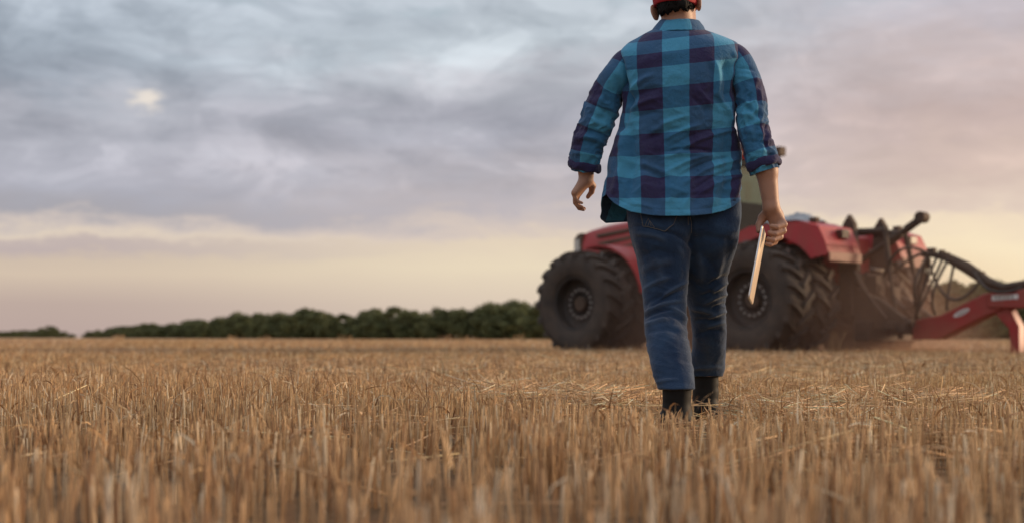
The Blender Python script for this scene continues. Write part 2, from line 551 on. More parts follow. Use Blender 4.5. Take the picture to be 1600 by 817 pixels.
def lying(x, y, z, L, r, rng, tilt=.16):
    global nv
    n = len(x)
    a = rng.random(n) * 2 * np.pi
    e = rng.normal(0, tilt, n)
    bendv = rng.normal(0, .05, n) * L
    tint = np.minimum(straw_tint(n, rng) * 1.25 + np.array([.17, .14, .10]), .88)
    V = np.empty((n, 3, 3, 3))
    for i, t in enumerate((-.5, 0, .5)):
        b = bendv if i == 1 else 0
        cx, cy, cz = x + np.cos(a) * np.cos(e) * L * t - np.sin(a) * b, y + np.sin(a) * np.cos(e) * L * t + np.cos(a) * b, z + np.sin(e) * L * t
        for s in range(3):
            g = 2 * np.pi * s / 3
            V[:, i, s, 0] = cx - np.sin(a) * np.cos(g) * r
            V[:, i, s, 1] = cy + np.cos(a) * np.cos(g) * r
            V[:, i, s, 2] = np.maximum(cz + np.sin(g) * r, .003)
    base = nv + np.arange(n) * 9
    for i in range(2):
        for s in range(3):
            SQ.append(np.stack([base + i * 3 + s, base + i * 3 + (s + 1) % 3, base + i * 3 + 3 + (s + 1) % 3, base + i * 3 + 3 + s], 1))
    ST_.append(np.stack([base, base + 2, base + 1], 1))
    SV.append(V.reshape(-1, 3))
    SCOL.append(np.repeat(tint[:, None, :], 9, 1).reshape(-1, 3))
    nv += n * 9


def patch(cx, cy, sx, sy, n, z0, z1, Lm=.16):
    xx, yy_ = rng.normal(cx, sx, n), rng.normal(cy, sy, n)
    ok = boots_clear(xx, yy_) & (yy_ > 1.0)
    xx, yy_ = xx[ok], yy_[ok]
    m = len(xx)
    L = np.clip(rng.lognormal(math.log(Lm), .45, m), .05, .5)
    z = rng.uniform(z0, z1, m) * (.25 + .75 * np.exp(-((xx - cx) / sx) ** 2 * .5))
    lying(xx, yy_, z, L, rng.uniform(.0013, .0026, m), rng)


patch(.42, 6.6, .20, .45, 2800, .03, .12, .18)
patch(.30, 6.9, .30, .55, 900, .02, .13)
patch(-.12, 7.7, .22, .5, 1500, .03, .12, .2)
patch(1.15, 5.8, .20, .5, 900, .02, .10, .2)
patch(1.75, 6.0, .35, .4, 500, .04, .14, .2)
patch(.72, 6.0, .30, .6, 600, .01, .08)
patch(1.5, 6.6, .5, .8, 1000, .02, .11)
patch(2.3, 6.2, .5, .6, 600, .02, .12)
patch(1.6, 9.3, 1.0, 1.2, 1400, .03, .13)
patch(3.2, 9.0, .9, 1.4, 800, .03, .13)
patch(-1.6, 9.5, 1.6, 1.5, 700, .04, .13)
patch(.6, 13.5, 2.6, 2.2, 2200, .04, .14, .2)
patch(3.0, 13.0, 2.0, 2.5, 1500, .04, .14, .2)
patch(-2.5, 14.0, 2.5, 2.5, 900, .04, .14, .2)
patch(0, 5.0, 1.6, .9, 420, .02, .12)
patch(1.2, 4.2, .5, .5, 160, .02, .13, .18)
patch(2, 20, 6, 4, 2600, .05, .15, .25)
me = mesh_np('loose_straw', np.concatenate(SV), np.concatenate(SQ), np.concatenate(ST_), smooth=True)
set_color(me, 'tint', np.concatenate(SCOL))
tag(link('loose_straw', me, STRAW), 'pale loose straw lying flat over the trodden stubble', 'straw', kind='stuff')


# ------------------------------------------------------------------ the far shelterbelt, tree by tree
LEAF = attr_material('foliage', 'tint', .75, transl=.38)
BARK = material('bark', (.07, .055, .04), .9, var=.4, scale=3)


def make_crown(seed):
    """unit crown: about 1 high (0.08..1) and 0.9 wide"""
    g = np.random.default_rng(seed)
    lobes = []
    for i in range(g.integers(19, 24)):
        zz = g.uniform(.03, .86)
        wd = .40 * math.sin(math.pi * min(1, (zz + .12) * .93 + .08)) ** .6
        a = g.uniform(0, 6.28)
        rr = g.uniform(.25, 1) * wd
        lobes.append((rr * math.cos(a), rr * math.sin(a), zz, g.uniform(.10, .19)))
    lobes.append((g.uniform(-.1, .1), g.uniform(-.1, .1), .84, .13))
    V, C = [], []
    for (lx, ly, lz, lr) in lobes:
        n = int(105 * (lr / .15) ** 2)
        d = g.normal(0, 1, (n, 3))
        d /= np.linalg.norm(d, axis=1)[:, None]
        c = np.array([lx, ly, lz]) + d * lr * g.uniform(.55, 1.12, (n, 1)) * np.array([1, 1, .85])
        u = g.normal(0, 1, (n, 3))
        u /= np.linalg.norm(u, axis=1)[:, None]
        v = np.cross(u, d + .3 * g.normal(0, 1, (n, 3)))
        v /= np.linalg.norm(v, axis=1)[:, None]
        s = g.uniform(.014, .036, (n, 1))
        q = np.stack([c - u * s - v * s * .7, c + u * s - v * s * .6, c + u * s * .7 + v * s, c - u * s * .8 + v * s * .8], 1)
        V.append(q.reshape(-1, 3))
        tone = g.uniform(.85, 1.2)
        tint = np.array([.118, .128, .056]) * tone * g.uniform(.6, 1.5, (n, 1)) + g.uniform(0, .02, (n, 1)) * np.array([1.0, .7, .1])
        C.append(np.repeat(tint[:, None, :], 4, 1).reshape(-1, 3))
    V, C = np.concatenate(V), np.concatenate(C)
    me = mesh_np('crown', V, np.arange(len(V)).reshape(-1, 4), smooth=False)
    set_color(me, 'tint', C)
    me.materials.append(LEAF)
    return me


def make_trunk(seed):
    g = random.Random(seed)
    m = MB()
    m.tube([(0, 0, -.01), (g.uniform(-.01, .01), 0, .25), (g.uniform(-.03, .03), g.uniform(-.03, .03), .75)], [.028, .02, .007], 7)
    for i in range(5):
        a, z = g.uniform(0, 6.28), g.uniform(.18, .5)
        L = g.uniform(.16, .3)
        m.tube([(0, 0, z), (math.cos(a) * L * .6, math.sin(a) * L * .6, z + L * .4), (math.cos(a) * L, math.sin(a) * L, z + L * .8)], [.011, .007, .003], 5)
    o = m.build('trunk', BARK)
    me = o.data
    bpy.data.objects.remove(o)
    return me


CROWNS = [make_crown(100 + i) for i in range(7)]
TRUNKS = [make_trunk(200 + i) for i in range(4)]
PROFX = [-120, 0, 16, 60, 76, 100, 122, 130, 145, 180, 231, 290, 300, 350, 362, 400, 440, 480, 505, 540, 570, 605, 630, 690, 720, 760, 790, 820, 850, 1000, 1300, 1480, 1560, 1800]
PROFH = [9, 8, 10, 12, 16, 9, 3, 9, 12, 17, 23, 22, 28, 33, 39, 38, 40, 45, 39, 38, 42, 51, 44, 49, 45, 52, 60, 58, 56, 62, 78, 92, 96, 100]


def plant(px, Y, hm, k, wide, label):
    x = (px - CX) * Y / F
    e = bpy.data.objects.new('tree', None)
    COL.objects.link(e)
    e.location = (x, Y, 0)
    e.rotation_euler = (0, 0, random.uniform(0, 6.28))
    e.scale = (hm * wide, hm * wide, hm)
    tag(e, label, 'tree', 'trees of the far shelterbelt')
    link('trunk', TRUNKS[k % 4], None, e)
    link('crown', CROWNS[k % 7], None, e)
    return e


t, k, TREES = -165.0, 0, []
while t < 1420:
    for row in ((0, 1) if t < 420 else (0,)):
        X, Y = 4 - .42 * t + random.uniform(-1, 1) + row * 6, 300 + .908 * t + random.uniform(-2, 2) + row * 4
        px = CX + X * F / Y
        if (px < 870 or px > 1380) and px < 1760 and px > -160 and not (119 < px < 129):
            hp = np.interp(px, PROFX, PROFH)
            hm = hp * Y / F * (random.uniform(.76, 1.10) if px > 130 else random.uniform(1.0, 1.3))
            TREES.append((px, Y, hm, k))
        k += 1
    t += (5.0 + max(0, t) * .011 + (18 if t > 700 else 0) - (1.6 if t < -60 else 0)) * random.uniform(.75, 1.2)
tall = {min(range(len(TREES)), key=lambda i: abs(TREES[i][0] - q)): lb for q, lb in
        [(605, 'tree with a narrow crown rising above its neighbours mid treeline'), (790, 'tall broad tree nearest the tractor front wheel, top of the treeline'),
         (480, 'rounded tree making a bump in the treeline left of centre'), (362, 'pale-topped tree where the treeline starts to drop to the left'),
         (76, 'small rounded tree tallest in the far left clump'), (140, 'low tree at the left end of the long treeline, by the gap')]}
for i, (px, Y, hm, kk) in enumerate(TREES):
    lb = tall.get(i)
    if lb is None:
        lb = ('distant tree in the small clump left of the gap' if px < 122 else
              'dark green tree in the long treeline left of the tractor' if px < 870 else 'hazy tree behind the red implement on the right')
    else:
        hm *= 1.08
    plant(px, Y, hm, kk, random.uniform(.95, 1.5) * (1.0 if Y < 600 else 1.7), lb)


# ------------------------------------------------------------------ the articulated tractor
DUST = (.21, .125, .075)
RED = material('red_paint', (.47, .032, .042), .45, var=.15, scale=3, dirt=DUST, dirt_amt=.32, dirt_scale=1.3)
RED2 = material('implement_red', (.38, .020, .024), .5, var=.15, scale=3, dirt=DUST, dirt_amt=.42, dirt_scale=2.2)
RUB = material('tyre_rubber', (.022, .020, .019), .8, var=.25, scale=6, dirt=(.115, .078, .055), dirt_amt=.62, dirt_scale=3.0)
CABM = material('cab_dark_grey', (.024, .025, .027), .85, var=.2, scale=5, spec=.1)
RIM = material('wheel_steel', (.034, .032, .031), .65, .2, var=.2, scale=4, dirt=(.11, .07, .048), dirt_amt=.35)
HUBB = material('hub_black', (.008, .007, .007), .7, var=.2)
BLK = material('black_steel', (.022, .020, .019), .6, .2, var=.25, scale=6, dirt=DUST, dirt_amt=.55, dirt_scale=2.0)
FRAME = material('dusty_frame_steel', (.055, .040, .031), .8, .1, var=.3, scale=5, dirt=(.16, .094, .058), dirt_amt=.5, dirt_scale=3.2)
FLAP = material('dusty_red_flap', (.30, .075, .055), .6, var=.2, scale=4, dirt=DUST, dirt_amt=.6, dirt_scale=2.0)
CHROME = material('worn_steel', (.30, .26, .22), .4, .8, var=.2, scale=20)
BOLT = material('bright_bolt_steel', (.42, .40, .38), .38, .7, var=.15, scale=30)
AMBER = material('dark_amber_lens', (.07, .022, .012), .4, var=.1)
LAMPW = material('lamp_lens', (.55, .53, .48), .2, var=.1)
DECAL = material('white_decal', (.72, .70, .68), .5, var=.08)
HOSE = material('hose_rubber', (.018, .016, .015), .55, var=.2, dirt=DUST, dirt_amt=.4)
BAG = material('grey_sheeting', (.36, .37, .39), .55, var=.3, scale=9, bump=.6, bscale=14)
glass = bpy.data.materials.new('tinted_cab_glass')
glass.use_nodes = True
k = NT(glass.node_tree)
gp = k.n('ShaderNodeBsdfPrincipled', {'Base Color': (.55, .72, .68, 1), 'Roughness': .06, 'Transmission Weight': .0, 'Specular IOR Level': .6})
tp = k.n('ShaderNodeBsdfTransparent', {0: (.34, .45, .42, 1)})
gl = k.n('ShaderNodeBsdfGlossy', {0: (.9, .95, .95, 1), 1: .45})
mx = k.n('ShaderNodeMixShader', {0: .015, 1: tp.outputs[0], 2: gl.outputs[0]})
k.t.links.new(mx.outputs[0], k.n('ShaderNodeOutputMaterial').inputs[0])

def sagged(p, q, sag, n=16, side=0.0):
    p, q = Vector(p), Vector(q)
    return [p.lerp(q, i / n) + Vector((0, side * math.sin(math.pi * i / n), -sag * 4 * (i / n) * (1 - i / n))) for i in range(n + 1)]


TR = bpy.data.objects.new('tractor', None)
COL.objects.link(TR)
TR.location = (4.445, 28.635, 0)
TR.rotation_euler = (0, 0, R(135))
tag(TR, 'big dusty red articulated tractor with dual wheels, working behind the man', 'tractor')
AXF, AXR = 2.085, -2.085


def tyre_mesh(flip):
    m = MB()
    prof = [(.53, -.27), (.57, -.33), (.66, -.365), (.80, -.37), (.90, -.355), (.955, -.32), (.975, -.25), (.985, -.10), (.985, .10), (.975, .25), (.955, .32), (.90, .355), (.80, .37), (.66, .365), (.57, .33), (.53, .27)]
    m.lathe(prof, 72)
    nl = 19
    for i in range(nl):
        for side in (-1, 1):
            a0 = 2 * math.pi * (i + (.5 if side > 0 else 0)) / nl
            ts = (0.0, .25, .5, .75, 1.0)
            vs = []
            for tt in ts:
                yv = side * (-.015 + .385 * tt)
                a = a0 + flip * (.25 * tt ** .85)
                top = 1.064 - .015 * tt - (.045 if tt == 1.0 else 0)
                bot = .955 if tt < .8 else .90
                hw = .036 + .014 * tt
                for (rr, da) in ((bot, -hw * 1.25), (top, -hw), (top, hw), (bot, hw * 1.25)):
                    vs.append((rr * math.cos(a + da), yv, rr * math.sin(a + da)))
            fs = [(j * 4 + q, j * 4 + q + 1, j * 4 + q + 5, j * 4 + q + 4) for j in range(4) for q in range(3)]
            fs += [(3, 2, 1, 0), (16, 17, 18, 19)]
            m.add(vs, fs)
    o = m.build('tyre', RUB)
    me = o.data
    bpy.data.objects.remove(o)
    return me


def one(m, mat, bevel=0):
    o = m.build('part', mat)
    me = o.data
    bpy.data.objects.remove(o)
    return me


TYRE = tyre_mesh(-1)
m = MB()
m.lathe([(.53, .28), (.545, .31), (.50, .30), (.485, .24), (.47, .10), (.44, .07), (.36, .06), (.34, .09), (.23, .09), (.225, -.02), (.0015, -.02), (.0015, -.05), (.46, -.05), (.50, -.28), (.53, -.28)], 48)
RIMM = one(m, RIM)
m = MB()
m.lathe([(.20, .0), (.20, .03), (.15, .035), (.10, .06), (.001, .06), (.001, .0)], 32)
HUBM = one(m, HUBB)
BOLTM = one(MB().tube([(0, .085, 0), (0, .125, 0)], .023, 6), BOLT)
for ax in (AXF, AXR):
    for side in (1, -1):
        for yy0 in (2.15, 1.31):
            wh = bpy.data.objects.new('wheel', None)
            COL.objects.link(wh)
            wh.parent = TR
            wh.location = (ax, side * yy0, 1.045)
            wh.rotation_euler = (0, random.uniform(0, 6.28), 0 if side > 0 else math.pi)
            link('tyre', TYRE, None, wh)
            link('rim', RIMM, None, wh)
            if yy0 > 1:
                link('hub', HUBM, None, wh)
                for i in range(16):
                    a = 2 * math.pi * i / 16
                    link('bolt', BOLTM, None, wh).location = (.285 * math.cos(a), 0, .285 * math.sin(a))

# chassis, axles, articulation joint
m = MB()
m.box(.45, 3.3, -.36, .36, .85, 1.45).box(-2.9, -.35, -.40, .40, .80, 1.35)
m.tube([(AXF, -2.3, 1.045), (AXF, 2.3, 1.045)], .15, 16).tube([(AXR, -2.3, 1.045), (AXR, 2.3, 1.045)], .15, 16)
m.tube([(.05, 0, .75), (.05, 0, 1.5)], .2, 16)
m.box(-.5, .6, -.28, .28, 1.0, 1.25)
m.build('chassis', FRAME, TR, .02)
m = MB()
m.box(-1.0, .35, .45, .92, .62, 1.30)
m.build('fuel_tank', BLK, TR, .06)
m = MB()
m.box(-1.0, .35, -.92, -.45, .62, 1.30)
m.build('fuel_tank', BLK, TR, .06)
# cab steps on the left
m = MB()
for i in range(4):
    m.box(.42, .80, 1.0, 1.28, .55 + i * .33, .60 + i * .33)
m.box(.40, .43, 1.0, 1.28, .5, 1.75).box(.79, .82, 1.0, 1.28, .5, 1.75)
m.build('step_ladder', BLK, TR)

# bonnet: a loft of rounded sections from cab to nose
secs = [(.85, .60, 1.35, 2.92), (1.5, .60, 1.35, 2.90), (2.3, .60, 1.36, 2.85), (3.0, .585, 1.38, 2.78), (3.55, .56, 1.42, 2.69), (3.78, .52, 1.50, 2.57)]
vs, fs = [], []
NS = 20
for (sx, hw, z0, z1) in secs:
    hh = (z1 - z0) / 2
    for j in range(NS):
        a = 2 * math.pi * (j + .5) / NS
        ca, sa = math.cos(a), math.sin(a)
        n = 5.0
        rr = (abs(ca) ** n + abs(sa) ** n) ** (-1 / n)
        vs.append((sx, hw * rr * ca, (z0 + z1) / 2 + hh * rr * sa))
for i in range(len(secs) - 1):
    for j in range(NS):
        fs.append((i * NS + j, i * NS + (j + 1) % NS, (i + 1) * NS + (j + 1) % NS, (i + 1) * NS + j))
fs += [tuple(range(NS)), tuple(range((len(secs) - 1) * NS, len(secs) * NS))]
bon = MB().add(vs, fs).build('bonnet', RED, TR, angle=50)
m = MB()
m.prism([(3.58, 1.55), (3.81, 1.60), (3.81, 2.50), (3.70, 2.60), (3.58, 2.62)], -.575, .575)
m.build('grille', BLK, bon, .02)
for s in (1, -1):
    m = MB()
    m.box(3.808, 3.83, min(s * .22, s * .47), max(s * .22, s * .47), 2.15, 2.40)
    m.build('headlight', LAMPW, bon, .01)
    m = MB()
    m.prism([(3.62, 2.10), (3.80, 2.12), (3.80, 2.46), (3.66, 2.50)], min(s * .53, s * .585), max(s * .53, s * .585))
    m.build('side_lamp', LAMPW, bon, .01)
    for i in range(3):                                     # long slanted cooling vents in the bonnet side
        zt = 2.64 - i * .17
        m = MB()
        m.prism([(1.85 + i * .10, zt - .035), (3.10 - i * .05, zt - .155), (3.16 - i * .05, zt - .085), (1.90 + i * .10, zt + .035)], min(s * .55, s * .609), max(s * .55, s * .609))
        m.build('vent', BLK, bon, .012)
# exhaust
m = MB()
m.tube([(1.05, -.72, 1.9), (1.05, -.72, 3.5)], .10, 14).tube([(1.05, -.72, 3.5), (1.05, -.72, 3.95), (.98, -.72, 4.12)], .06, 12)
m.build('exhaust_stack', BLK, TR)

# front mudguards over the inner tyres: arc strips that sweep down behind the wheel
for s in (1, -1):
    vs, fs = [], []
    angs = [R(a) for a in range(74, 176, 6)]
    y0, y1 = s * .64, s * 1.78
    for a in angs:
        for rr in (1.16, 1.20):
            for yv in (y0, y1):
                vs.append((AXF + rr * math.cos(a), yv, 1.045 + rr * math.sin(a)))
    n = len(angs)
    for i in range(n - 1):
        b = i * 4
        fs += [(b, b + 1, b + 5, b + 4), (b + 2, b + 6, b + 7, b + 3), (b, b + 4, b + 6, b + 2), (b + 1, b + 3, b + 7, b + 5)]
    fs += [(0, 2, 3, 1), ((n - 1) * 4, (n - 1) * 4 + 1, (n - 1) * 4 + 3, (n - 1) * 4 + 2)]
    MB().add(vs, fs).build('front_mudguard', RED, TR)
    m = MB()                                              # panel joining mudguard and bonnet
    m.prism([(.5, 1.35), (.86, 1.35), (1.0, 1.70), (1.35, 2.05), (1.8, 2.24), (1.8, 2.5), (.5, 2.5)], min(s * .50, s * .76), max(s * .50, s * .76))
    m.build('side_panel', RED, TR, .02)

# cab
m = MB()
cx0, cx1, cyh, cz0, cz1 = -.52, 1.22, .66, 1.70, 3.80
for (px_, py_) in ((cx0, cyh), (cx0, -cyh), (cx1, cyh * .92), (cx1, -cyh * .92), (.4, cyh), (.4, -cyh)):
    m.box(px_ - .045, px_ + .045, py_ - .045, py_ + .045, cz0, cz1)
m.box(cx0 - .05, cx1 + .05, -cyh - .05, cyh + .05, cz0 - .25, cz0 + .32)
m.box(cx0 - .05, cx1 + .05, -cyh - .05, cyh + .05, cz1 - .08, cz1 + .05)
m.box(cx0 - .04, cx0 + .04, -cyh, cyh, cz0, 3.02)
cab = m.build('cab', CABM, TR, .02)
m = MB()
m.box(cx0 - .12, cx1 + .22, -cyh - .08, cyh + .08, cz1 + .052, cz1 + .26)
roof = m.build('cab_roof', RED, TR, .09)
for (a0, a1, b0, b1) in ((cx0 + .045, .355, cyh - .01, cyh + .01), (.445, cx1 - .045, cyh - .01, cyh + .01), (cx0 + .045, .355, -cyh - .01, -cyh + .01), (.445, cx1 - .045, -cyh - .01, -cyh + .01),
                         (cx0 - .01, cx0 + .01, -cyh + .045, cyh - .045), (cx1 - .01, cx1 + .01, -cyh * .92 + .045, cyh * .92 - .045)):
    m = MB()
    m.box(a0, a1, b0, b1, cz0 + .32, cz1 - .08)
    m.build('window', glass, cab)
m = MB()
m.box(-.25, .35, -.28, .28, 1.95, 2.25).box(-.32, -.18, -.27, .27, 2.2, 2.95)
m.build('driver_seat', BLK, cab, .05)
for s in (1, -1):
    m = MB()
    m.box(cx0 - .27, cx0 - .15, s * .60 - .11, s * .60 + .11, cz1 + .20, cz1 + .38)
    m.tube([(cx0 - .16, s * .60, cz1 + .1), (cx0 - .2, s * .60, cz1 + .25)], .03, 8)
    m.build('work_lamp', FRAME, roof, .02)
    m = MB()
    m.tube([(cx1, s * .66, 3.75), (1.25, s * 1.6, 3.72), (1.2, s * 2.18, 3.70)], .022, 8)
    m.box(1.17, 1.23, s * 2.20 - .10, s * 2.20 + .10, 3.35, 3.76)
    m.build('mirror', BLK, cab, .015)
# box between cab and rear mudguards
m = MB()
m.box(-1.5, -.58, -.72, .72, 1.35, 2.28)
m.build('rear_deck', BLK, TR, .04)
m = MB()
m.box(-2.85, -1.5, -.50, .50, 1.35, 2.28)
m.build('rear_housing', RED, TR, .08)

# rear mudguards: flat red tops with a cut side plate and a dropped tail
prof = [(1.12, 1.62), (.98, 1.92), (.62, 2.32), (.40, 2.40), (-.72, 2.44), (-1.08, 2.33), (-1.22, 2.06), (-1.28, 1.86)]
for s in (1, -1):
    m = MB()
    vs, fs = [], []
    for (dx, z) in prof:
        for dz in (0, -.04):
            for yv in (s * .72, s * 1.80):
                vs.append((AXR + dx + dz * .3, yv, z + dz))
    for i in range(len(prof) - 1):
        b = i * 4
        fs += [(b, b + 1, b + 5, b + 4), (b + 2, b + 6, b + 7, b + 3), (b, b + 4, b + 6, b + 2), (b + 1, b + 3, b + 7, b + 5)]
    fs += [(0, 2, 3, 1), (len(prof) * 4 - 4, len(prof) * 4 - 3, len(prof) * 4 - 1, len(prof) * 4 - 2)]
    m.add(vs, fs)
    # side plates with the wheel arch cut out
    for yv in (s * 1.785, s * .735):
        arc = [(AXR + 1.17 * math.cos(R(a)), 1.045 + 1.17 * math.sin(R(a))) for a in range(30, 146, 8)]
        out = [(AXR + dx, z - .03) for dx, z in prof]
        no, nz_ = len(out), len(arc)
        vs = [(x_, yv - .012, z_) for x_, z_ in out + arc] + [(x_, yv + .012, z_) for x_, z_ in out + arc]
        N_ = no + nz_
        fs = []
        for q in range(nz_ - 1):
            o0, o1 = int(q * (no - 1) / (nz_ - 1)), int((q + 1) * (no - 1) / (nz_ - 1))
            for off in (0, N_):
                fs.append((off + o0, off + no + q, off + no + q + 1) + ((off + o1,) if o1 != o0 else ()))
            fs.append((no + q, N_ + no + q, N_ + no + q + 1, no + q + 1))
        m.add(vs, fs)
    fd = m.build('rear_mudguard', RED, TR, angle=25)
    m = MB()
    m.box(AXR - 1.31, AXR - 1.27, min(s * .73, s * 1.79), max(s * .73, s * 1.79), 1.70, 1.87)
    m.build('mud_flap', FLAP, fd, .01)
    m = MB()
    m.box(AXR - 1.27, AXR - 1.13, s * 1.2 - .13, s * 1.2 + .13, 2.13, 2.29)
    m.build('tail_lamp', AMBER, fd, .02)
    m = MB()
    m.box(AXR - .85, AXR - .70, s * 1.45 - .06, s * 1.45 + .06, 2.43, 2.52)
    m.build('marker_lamp', FRAME, fd, .01)
# crumpled grey sheeting tied down on the near rear mudguard
nb = 26
bx_, by_ = np.meshgrid(np.linspace(-.55, .45, nb), np.linspace(-.38, .38, nb), indexing='ij')
hgt = (fbm(np.stack([bx_.ravel() * 5, by_.ravel() * 5, bx_.ravel() * 0 + 5], 1), 3) * .34 - .03) * np.clip(1.2 - (bx_.ravel() / .58) ** 4 - (by_.ravel() / .42) ** 4, 0, 1)
bv = np.stack([AXR - .15 + bx_.ravel(), 1.15 + by_.ravel(), 2.42 + np.maximum(hgt, 0)], 1)
ii = np.arange(nb * nb).reshape(nb, nb)
bq = np.stack([ii[:-1, :-1], ii[1:, :-1], ii[1:, 1:], ii[:-1, 1:]], -1).reshape(-1, 4)
tag(link('sheeting', mesh_np('sheeting', bv, bq), BAG, TR), 'crumpled grey sheeting on the near rear mudguard')

# three-point linkage at the tractor's tail
hx = AXR - .85
m = MB()
m.box(hx - .20, hx + .1, -.62, .62, .75, 1.55)
m.build('hitch_housing', FRAME, TR, .04)
for (yv, zv, sy, sz, d_) in ((-.45, 1.30, .12, .14, .34), (-.12, 1.42, .14, .10, .30), (.22, 1.22, .10, .20, .38), (.48, 1.38, .10, .12, .28), (-.30, .95, .16, .12, .36), (.12, .90, .14, .10, .42), (.46, .98, .11, .14, .33)):
    m = MB()
    m.box(hx - d_, hx - .19, yv - sy, yv + sy, zv - sz, zv + sz)
    m.build('valve_box', random.choice([FRAME, BLK]), TR, .025)
for i in range(9):
    ya, za = random.uniform(-.6, .6), random.uniform(.8, 1.5)
    MB().tube(sagged((hx - .3, ya, za), (hx - random.uniform(.3, .6), random.uniform(-.6, .6), random.uniform(.7, 1.7)), random.uniform(-.1, .35), 12), .022, 6).build('hydraulic_pipe', HOSE, TR)
for s in (1, -1):
    m = MB()
    m.prism([(hx - .30, 1.55), (hx + .12, 1.55), (hx + .02, 2.45), (hx - .10, 2.62), (hx - .22, 2.44)], s * .55 - .07, s * .55 + .07)
    m.build('hitch_upright', FRAME, TR, .02)
    m = MB()
    m.tube([(hx - .1, s * .30, 2.30), (hx - .55, s * .33, 2.30), (hx - .72, s * .34, 2.30)], [.075, .06, .07], 10)
    m.build('lift_arm', FRAME, TR)
    m = MB()
    m.tube([(hx - .70, s * .36, 2.30), (hx - .85, s * .42, 1.55)], .05, 10).tube([(hx - .85, s * .42, 1.55), (hx - .98, s * .45, .78)], .032, 10)
    m.build('lift_cylinder', FRAME, TR)
    m = MB()
    m.tube([(hx - .1, s * .38, .78), (hx - .95, s * .47, .66), (hx - 1.35, s * .50, .62)], [.07, .055, .075], 10)
    m.build('lower_link', BLK, TR)
m = MB()
m.tube([(hx + .05, -.05, 1.80), (hx - .55, -.05, 2.12), (hx - 1.05, -.05, 2.42)], [.06, .055, .055], 10).tube([(hx - .55, -.05, 2.12), (hx - .8, -.05, 2.27)], .085, 10).tube([(hx - .9, -.05, 2.33), (hx - 1.22, -.05, 2.52)], .075, 10).tube([(hx - 1.22, -.15, 2.53), (hx - 1.22, .05, 2.53)], .105, 14)
m.build('top_link', FRAME, TR)
m = MB()
m.box(hx - .62, hx - .30, -.75, .75, .30, .66).box(hx - 1.6, hx - .3, -.11, .11, .42, .56)
m.build('drawbar', BLK, TR, .02)
m = MB()
for i in range(6):
    m.tube([(hx - .34, -.25 + i * .1, 1.62), (hx - .48, -.25 + i * .1, 1.60)], .032, 8)
m.build('hydraulic_coupler', CHROME, TR)
m = MB()
m.box(hx - .55, hx - .3, .1, .38, 1.15, 1.5).box(hx - .6, hx - .32, -.4, -.15, 1.0, 1.3)
m.tube([(hx - .3, .3, 1.5), (hx - .6, .35, 1.3), (hx - .5, .3, .9)], .03, 8)
m.build('valve_block', FRAME, TR, .02)


m = MB()
m.prism([(hx - .2, .55), (hx - .2, 1.30), (hx - .75, 1.05), (hx - 1.25, .70), (hx - 1.25, .45)], -.60, -.48).prism([(hx - .2, .55), (hx - .2, 1.30), (hx - .75, 1.05), (hx - 1.25, .70), (hx - 1.25, .45)], .48, .60)
m.box(hx - 1.1, hx - .95, -.75, .75, .50, .66)
m.build('linkage_frame', FRAME, TR, .02)
for yv in (-.62, -.2, .25, .66):
    MB().tube([(hx - .25, yv, 1.55), (hx - .5, yv * 1.05, 1.2)], .055, 10).tube([(hx - .5, yv * 1.05, 1.2), (hx - .95, yv * 1.1, .7)], .034, 10).build('hydraulic_ram', FRAME, TR)


# ------------------------------------------------------------------ the towed implement
IM = bpy.data.objects.new('implement', None)
COL.objects.link(IM)
hd = Vector((-.707107, .707107, 0))
tail = Vector((4.36, 28.55, 0)) - hd * 3.2
IM.location = tail
IM.rotation_euler = (0, 0, R(135))
tag(IM, 'red towed tillage implement hitched behind the tractor, cut by the right edge', 'implement')
m = MB()
m.prism([(-.95, .33), (-.95, .67), (-1.50, .76), (-2.30, 1.12), (-2.62, 1.16), (-2.62, .84), (-2.35, .74), (-1.45, .33)], -.17, .17)
tong = m.build('tongue', RED2, IM, .025)
m = MB()
vs = [(-1.90 + .15 * math.cos(t_), .173, .80 - .06 * math.cos(t_) + .05 * math.sin(t_)) for t_ in np.linspace(0, 2 * math.pi, 20, endpoint=False)]
m.add(vs + [(a, b + .004, c) for a, b, c in vs], [tuple(range(20)), tuple(range(20, 40))] + [(i, (i + 1) % 20, 20 + (i + 1) % 20, 20 + i) for i in range(20)])
m.build('decal', DECAL, tong)
m = MB()
for i in range(3):
    xx = -1.83 - i * .06
    zz = .80 - .4 * (xx + 1.90)
    m.prism([(xx, zz - .022), (xx - .025, zz - .018), (xx - .045, zz + .026), (xx - .02, zz + .022)], .1775, .1795)
m.build('decal_mark', BLK, tong)
m = MB()
m.box(-.98, -.55, -.10, .10, .44, .56).tube([(-.62, 0, .34), (-.62, 0, .64)], .06, 12)
m.build('hitch_eye', BLK, IM, .01)
# main frame beyond, wide beam with shanks and discs, mostly outside the picture
m = MB()
m.prism([(-2.40, .88), (-2.40, 1.13), (-2.9, 1.16), (-4.6, 1.42), (-4.6, 1.18), (-3.0, .86)], -.21, .21)
m.box(-4.8, -4.55, -2.2, 1.2, 1.15, 1.45).box(-6.2, -5.95, -2.2, 1.2, 1.15, 1.45)
m.box(-6.2, -4.55, -1.6, -1.4, 1.18, 1.42).box(-6.2, -4.55, .9, 1.1, 1.18, 1.42).box(-6.2, -4.55, -.12, .12, 1.18, 1.42)
m.build('main_frame', RED2, IM, .02)
m = MB()
m.prism([(-2.40, .86), (-2.72, .92), (-2.92, .55), (-2.92, .04), (-2.78, .04), (-2.74, .52)], -.12, .12)
m.build('support_leg', RED2, IM, .015)
m = MB()
m.prism([(-2.48, 1.0), (-2.95, 1.02), (-2.95, 1.10), (-2.48, 1.09)], .21, .2135)
m.build('decal', DECAL, IM)
